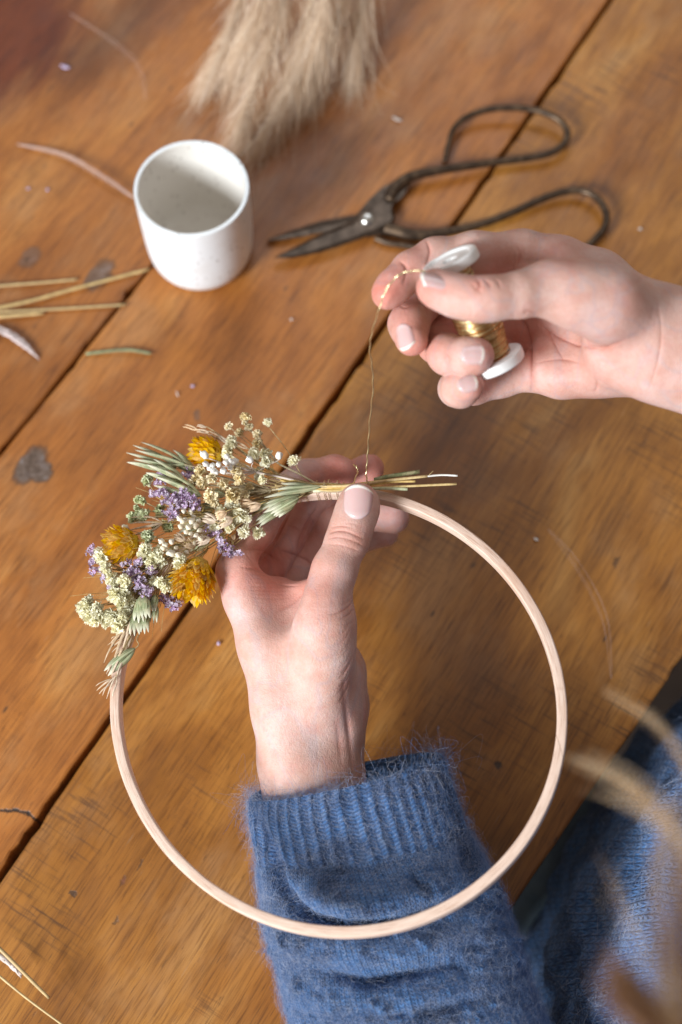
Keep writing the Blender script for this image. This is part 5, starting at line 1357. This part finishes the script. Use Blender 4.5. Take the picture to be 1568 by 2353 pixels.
SECT = [  # left (px,py), right (px,py), distance, half thickness in metres
    ((578, 1832), (1014, 1735), .824, .033), ((573, 1872), (1034, 1795), .822, .035), ((584, 1930), (1056, 1860), .819, .037), ((598, 1992), (1074, 1918), .816, .039),
    ((606, 2045), (1108, 1975), .814, .042), ((614, 2100), (1142, 2050), .811, .043), ((636, 2190), (1176, 2140), .806, .044), ((655, 2265), (1203, 2225), .802, .045),
    ((680, 2360), (1240, 2330), .797, .047), ((730, 2540), (1315, 2500), .785, .049), ((850, 2900), (1480, 2840), .76, .053), ((1080, 3300), (1720, 3050), .72, .058)]
def sleeve():
    nc = 420
    arr = np.array([[*a, *b, d, t] for a, b, d, t in SECT])
    key = np.concatenate([[0], np.cumsum(np.hypot(*np.diff((arr[:, :2] + arr[:, 2:4]) / 2, axis=0).T))])
    dens = np.concatenate([np.arange(0, 700, 2.6), np.arange(700, key[-1], 14)])
    A_ = np.stack([np.interp(dens, key, arr[:, c]) for c in range(6)], 1)
    for c in range(6):                          # smooth the profile a little
        x = A_[:, c]; kx = np.ones(21) / 21; xp = np.concatenate([2 * x[0] - x[10:0:-1], x, 2 * x[-1] - x[-2:-12:-1]]); A_[:, c] = np.convolve(xp, kx, 'valid')
    th = np.arange(nc) / nc * 2 * np.pi
    C1, S1_ = np.cos(th), np.sin(th)
    rows = []; pxs = []
    for r_ in A_:
        Lp, Rp = CS(r_[0], r_[1], r_[4]), CS(r_[2], r_[3], r_[4]); c = (Lp + Rp) / 2; h = (Rp - Lp) / 2
        cx = np.sign(C1) * np.abs(C1) ** .92; sx = np.sign(S1_) * np.abs(S1_) ** .85
        rows.append(c + h * cx[:, None] + np.array([0, 0, 1.0]) * (r_[5] * sx)[:, None])
    G = np.array(rows); N_ = grid_normals(G)
    if (N_[50, nc // 4] @ np.array([0, 0, 1.0])) < 0: N_ = -N_
    p = to_px(G.reshape(-1, 3)).reshape(G.shape[0], nc, 2); front = np.clip(N_[..., 2] * 2, 0, 1)
    dd = dens[:, None] * np.ones((1, nc)); tt = th[None] * np.ones((len(dens), 1))
    g = np.random.default_rng(3)
    cuffend = 172
    ribm = np.clip((cuffend - dd) / 14, 0, 1) * np.clip((dd + 6) / 10, 0, 1)
    nrib = 46
    rs = np.cos(tt * nrib + .25 * np.sin(dd / 40 + tt * 3)); rib = np.sign(rs) * np.abs(rs) ** .8
    disp = ribm * .0010 * rib
    disp += (1 - np.clip((cuffend - dd) / 12, 0, 1)) * .0018
    # folds of the loose knit below the cuff
    def fold(L, w, dp):
        La = np.array(L, float); bb = (p[..., 0] > La[:, 0].min() - 3 * w) & (p[..., 0] < La[:, 0].max() + 3 * w) & (p[..., 1] > La[:, 1].min() - 3 * w) & (p[..., 1] < La[:, 1].max() + 3 * w) & (front > 0)
        d = np.full(p.shape[:2], 1e9); q = np.zeros(p.shape[:2]); d[bb], q[bb] = poly_dist(p[bb], L)
        return 1.7 * dp * np.exp(-(d / w) ** 2) * np.sin(np.pi * np.clip(q, .03, .97)) ** .6 * front
    disp -= fold([(590, 1880), (620, 1960), (655, 2040), (700, 2095), (770, 2122), (860, 2125), (960, 2105), (1060, 2060)], 13, .013)
    disp += fold([(690, 2030), (760, 2065), (850, 2075), (950, 2050)], 36, .007)
    disp += fold([(620, 2110), (700, 2170), (850, 2190), (1020, 2160), (1120, 2110)], 34, .006)
    disp -= fold([(740, 2228), (840, 2256), (930, 2240), (1040, 2215)], 14, .008)
    disp += fold([(700, 2290), (820, 2310), (960, 2290), (1080, 2260)], 34, .004)
    disp -= fold([(1050, 1935), (1080, 2000), (1095, 2060)], 16, .005)
    disp -= fold([(640, 1985), (760, 2005), (900, 1985), (1040, 1935)], 9, .0022)
    disp -= fold([(880, 2330), (1000, 2320), (1120, 2290)], 16, .004)
    disp -= fold([(940, 2005), (960, 2040), (1000, 2070)], 8, .002)
    for i in range(70):
        x, y = g.uniform(620, 1180), g.uniform(2000, 2350); a = g.uniform(-.5, .9); l = g.uniform(18, 60)
        disp += fold([(x, y), (x + l * math.cos(a), y + l * math.sin(a) * .6), (x + 1.8 * l * math.cos(a), y + l * math.sin(a))], g.uniform(6, 15), g.uniform(-.0016, .0016))
    for i in range(170):                        # bobbles and cable bumps of the knit
        x, y = g.uniform(610, 1200), g.uniform(1995, 2352)
        disp += fold([(x, y), (x + g.uniform(4, 12), y + g.uniform(4, 12)), (x + 14, y + g.uniform(8, 18))], g.uniform(6, 11), g.uniform(.0006, .0018))
    G = G + N_ * disp[..., None]
    # cabled ridge running down the sleeve
    # rolled inner edge of the cuff
    c0 = G[0].mean(0); ax = G[6].mean(0) - c0; ax /= np.linalg.norm(ax)
    inner = []
    for k, (sh, fo) in enumerate(((.030, .86), (.014, .90), (.004, .935), (.0005, .97))):
        inner.append(c0 + (G[0] - c0) * fo + ax * sh)
    G = np.vstack([np.array(inner), G]); 
    k4 = len(inner); U = np.concatenate([np.repeat(tt[:1], k4, 0), tt]) / (2 * np.pi); Vd = np.concatenate([[-40, -20, -8, -3], dens])[:, None] * np.ones((1, nc))
    ribf = np.concatenate([np.ones((k4, nc)), ribm])
    Uc = np.where(ribf > .5, U * nrib, U * 150); Vc = Vd / 8.6
    Gw = C2W(G); Nw = grid_normals(Gw)
    cw = Gw.mean(1, keepdims=True)
    if ((Gw - cw) * Nw).sum() < 0: Nw = -Nw
    return Gw, Nw, Uc, Vc, ribf, len(inner)
Gs, Ns, Us, Vs, Rs, k4 = sleeve()
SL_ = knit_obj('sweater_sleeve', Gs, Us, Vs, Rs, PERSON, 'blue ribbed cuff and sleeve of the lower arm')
gf = np.random.default_rng(11)
vis = np.clip((np.einsum('ijk,ijk->ij', Ns, CAM - Gs) / np.linalg.norm(CAM - Gs, axis=2)) + .45, 0, 1) ** .5
vis[:k4] = .6
vis *= (np.arange(Gs.shape[0]) < 290)[:, None]
fuzz_on(Gs, Ns, 90000, (.003, .013), .000032, gf, PERSON, 'sleeve_fuzz', vis, curl=.55, lift=(.1, .9))
edge = np.zeros(Gs.shape[:2]); edge[k4:k4 + 8] = 1
fuzz_on(Gs[:k4 + 10], Ns[:k4 + 10], 1600, (.006, .018), .00004, gf, PERSON, 'cuff_fuzz', edge[:k4 + 10], curl=.9, lift=(.3, 1.6))

# torso: an upright rounded body just off the table edge
ed = (E1 - E0) / np.linalg.norm(E1 - E0); eo = np.array([ed[1], -ed[0], 0])
cz = T(1655, 2290, 0.0)
gap_ = float((cz - E0) @ eo); cz = cz + eo * ((.121 if gap_ > 0 else -.121) - gap_)     # just off the table edge
def body_grid(prof, nc=260, nr=200, seed=5):
    """prof: (z, half along the edge, half across, shift along, shift across)"""
    pr_ = np.array(prof); t = np.linspace(0, len(pr_) - 1, nr); k = np.arange(len(pr_)); A_ = np.stack([np.interp(t, k, pr_[:, c]) for c in range(5)], 1)
    for c in range(5):
        x = A_[:, c]; kx = np.ones(17) / 17; xp = np.concatenate([2 * x[0] - x[8:0:-1], x, 2 * x[-1] - x[-2:-10:-1]]); A_[:, c] = np.convolve(xp, kx, 'valid')
    th = np.arange(nc) / nc * 2 * np.pi
    G = []
    for z, a, b, sa, sb in A_:
        w1 = 1 + .03 * np.sin(th * 5 + z * 30) + .03 * np.sin(th * 9 - z * 55) + .018 * np.sin(th * 23 + z * 90 + np.sin(z * 60)) + .012 * np.sin(th * 41 - z * 140)
        G.append(np.array([cz[0], cz[1], z]) + ed * sa + eo * sb + (ed * (a * np.cos(th) * w1)[:, None]) + (eo * (b * np.sin(th) * w1)[:, None]))
    G = np.array(G); N_ = grid_normals(G); cw = G.mean(1, keepdims=True)
    if ((G - cw) * N_).sum() < 0: N_ = -N_
    return G, N_
G, N_ = body_grid([(-.36, .20, .10, .07, 0), (-.25, .215, .105, .085, 0), (-.12, .22, .112, .092, 0), (-.02, .21, .108, .092, .01), (.10, .20, .10, .092, .03), (.20, .19, .10, .09, .06), (.26, .15, .08, .08, .08), (.30, .05, .04, .06, .10)])
nr_, nc_ = G.shape[:2]; tt, ss = np.meshgrid(np.arange(nc_) / nc_, np.arange(nr_))
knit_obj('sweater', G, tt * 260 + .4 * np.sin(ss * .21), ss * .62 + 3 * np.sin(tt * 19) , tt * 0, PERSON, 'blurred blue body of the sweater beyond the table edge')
visb = np.clip(np.einsum('ijk,ijk->ij', N_, CAM - G) / np.linalg.norm(CAM - G, axis=2) + .3, 0, 1)
fuzz_on(G, N_, 45000, (.006, .020), .00006, gf, PERSON, 'sweater_fuzz', visb, curl=.7, lift=(.2, 1.3))
# sleeve of the other arm, out of the picture to the right
P_ = catmull([W(1735, 890, .745), W(1900, 990, .74), W(2100, 1300, .70), W(2150, 1900, .66), W(1950, 2500, .68)], 12)
R_ = np.interp(np.linspace(0, 1, len(P_)), [0, .12, .4, 1], [.038, .046, .052, .066])
V, Fc = tube_geo(P_, R_, 48, cap=False); G = V.reshape(len(P_), 48, 3); tt, ss = np.meshgrid(np.arange(48) / 48, np.arange(len(P_)))
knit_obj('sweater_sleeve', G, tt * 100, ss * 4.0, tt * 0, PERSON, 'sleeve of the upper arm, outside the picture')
def nt_denim():
    nt = NT('light_blue_denim'); co = nt.objco(); n1 = nt.noise(co, 30, 4, .6); n2 = nt.noise(nt.mapping(co, (900, 300, 900), (0, 0, 0), (0, 0, .6)), 1, 2, .6)
    c = nt.ramp(n1, [(.3, (.24, .37, .46)), (.7, (.42, .56, .64))]); c = nt.mix(.4, c, nt.ramp(n2, [(.3, (.5, .55, .6)), (.7, (1, 1, 1))]), 'MULTIPLY')
    nt.p(Base_Color=c, Roughness=.85); nt.bump(n2, .4, .0005); return nt.m
den = nt_denim()
legs = []
for a in (-.085, .05):
    b = np.array([cz[0], cz[1], -.24]) + ed * a
    P_ = catmull([b + eo * .05, b - eo * .10 + [0, 0, .02], b - eo * .30 + [0, 0, .01], b - eo * .42 + [0, 0, -.05], b - eo * .44 + [0, 0, -.30], b - eo * .42 + [0, 0, -.50]], 10)
    R_ = np.interp(np.linspace(0, 1, len(P_)), [0, .3, .6, 1], [.085, .082, .066, .05]) * (1 + .02 * np.sin(np.arange(len(P_)) * 1.1)); legs.append(tube_geo(P_, R_, 36))
V, Fc = join_geo(legs); o = obj('jeans', V, Fc, den, PERSON); o['label'] = 'light blue jeans seen below the table edge'
V, Fc = tube_geo(catmull([W(1115, 2440, 1.02), W(1175, 2280, 1.03), W(1210, 2150, 1.05), W(1240, 2040, 1.08)], 12), np.interp(np.linspace(0, 1, 37), [0, 1], [.036, .034]), 32)
# hair hanging into the picture, close to the camera
hairm = nt_fuzz('light_brown_hair', (.24, .12, .045), (.54, .35, .19), (.84, .66, .44))
def lock(pts, n, spread, rad, g, fan=1.0):
    P = catmull([W(*q) for q in pts], 8); m = len(P); e = g.normal(size=(n, 3)) * spread; t = np.linspace(0, 1, m)
    prof = (.55 + fan * .9 * t)[None, :, None]
    wav = np.cumsum(g.normal(size=(n, m, 3)) * spread * .05, axis=1)
    cutm = g.uniform(.7, 1.0, n)
    Q = P[None] + e[:, None] * prof + wav
    # strands end at different places
    out = np.empty_like(Q)
    for i in range(n):
        tc = t * cutm[i]
        for a in range(3): out[i, :, a] = np.interp(tc, t, Q[i, :, a])
    return out
gh = np.random.default_rng(4)
def locks(pts, k, n, off, spread, fan):
    out = []
    for i in range(k):
        e = gh.normal(size=2) * off; dz = gh.normal() * .012 - .06
        out.append(lock([(x + e[0] * (1.4 - .8 * j / len(pts)), y + e[1] * (1.4 - .8 * j / len(pts)), d + dz) for j, (x, y, d) in enumerate(pts)], n, spread, 0, gh, fan))
    return out
LK = (locks([(1660, 1960, .50), (1570, 1740, .53), (1489, 1642, .56), (1375, 1580, .59)], 2, 12, 9, .0016, .5)
      + locks([(1600, 2600, .46), (1566, 2222, .48), (1556, 1925, .51), (1508, 1850, .53), (1415, 1778, .55), (1295, 1728, .57)], 4, 17, 11, .0016, .6)
      + locks([(1700, 2300, .46), (1600, 1990, .50), (1500, 1890, .52), (1400, 1830, .54), (1330, 1812, .56)], 2, 9, 10, .0016, .7)
      + locks([(1640, 2700, .44), (1570, 2350, .46), (1530, 2150, .49), (1520, 2000, .52), (1540, 1880, .54), (1610, 1760, .56)], 5, 10, 26, .0016, .4)
      + locks([(1600, 2650, .46), (1520, 2330, .49), (1450, 2130, .52), (1375, 1960, .55)], 3, 8, 12, .0012, .6)
)
LK2 = (locks([(1720, 2700, .42), (1620, 2440, .44), (1520, 2350, .46), (1440, 2270, .47), (1410, 2190, .48)], 8, 60, 22, .0020, .4)
      + locks([(1680, 2850, .43), (1600, 2500, .45), (1575, 2330, .46), (1560, 2120, .48), (1580, 1900, .51)], 5, 22, 22, .0022, .4))
def same_len(L_):
    out = []
    for q in L_:
        t = np.linspace(0, 1, q.shape[1]); t2 = np.linspace(0, 1, 24)
        out.append(np.stack([np.stack([np.interp(t2, t, q[i, :, a]) for a in range(3)], 1) for i in range(len(q))]))
    return np.vstack(out)
darkhair = nt_fuzz('dark_brown_hair', (.05, .018, .008), (.16, .065, .025), (.40, .22, .10))
o = fibres('hair', same_len(LK), hairm, np.linspace(.00006, .00004, 24), PERSON); o['label'] = 'out of focus light blond brown locks hanging at the right edge'
o = fibres('hair', same_len(LK2), darkhair, np.linspace(.00008, .00005, 24), PERSON); o['label'] = 'darker brown hair in the bottom right corner, close to the camera'
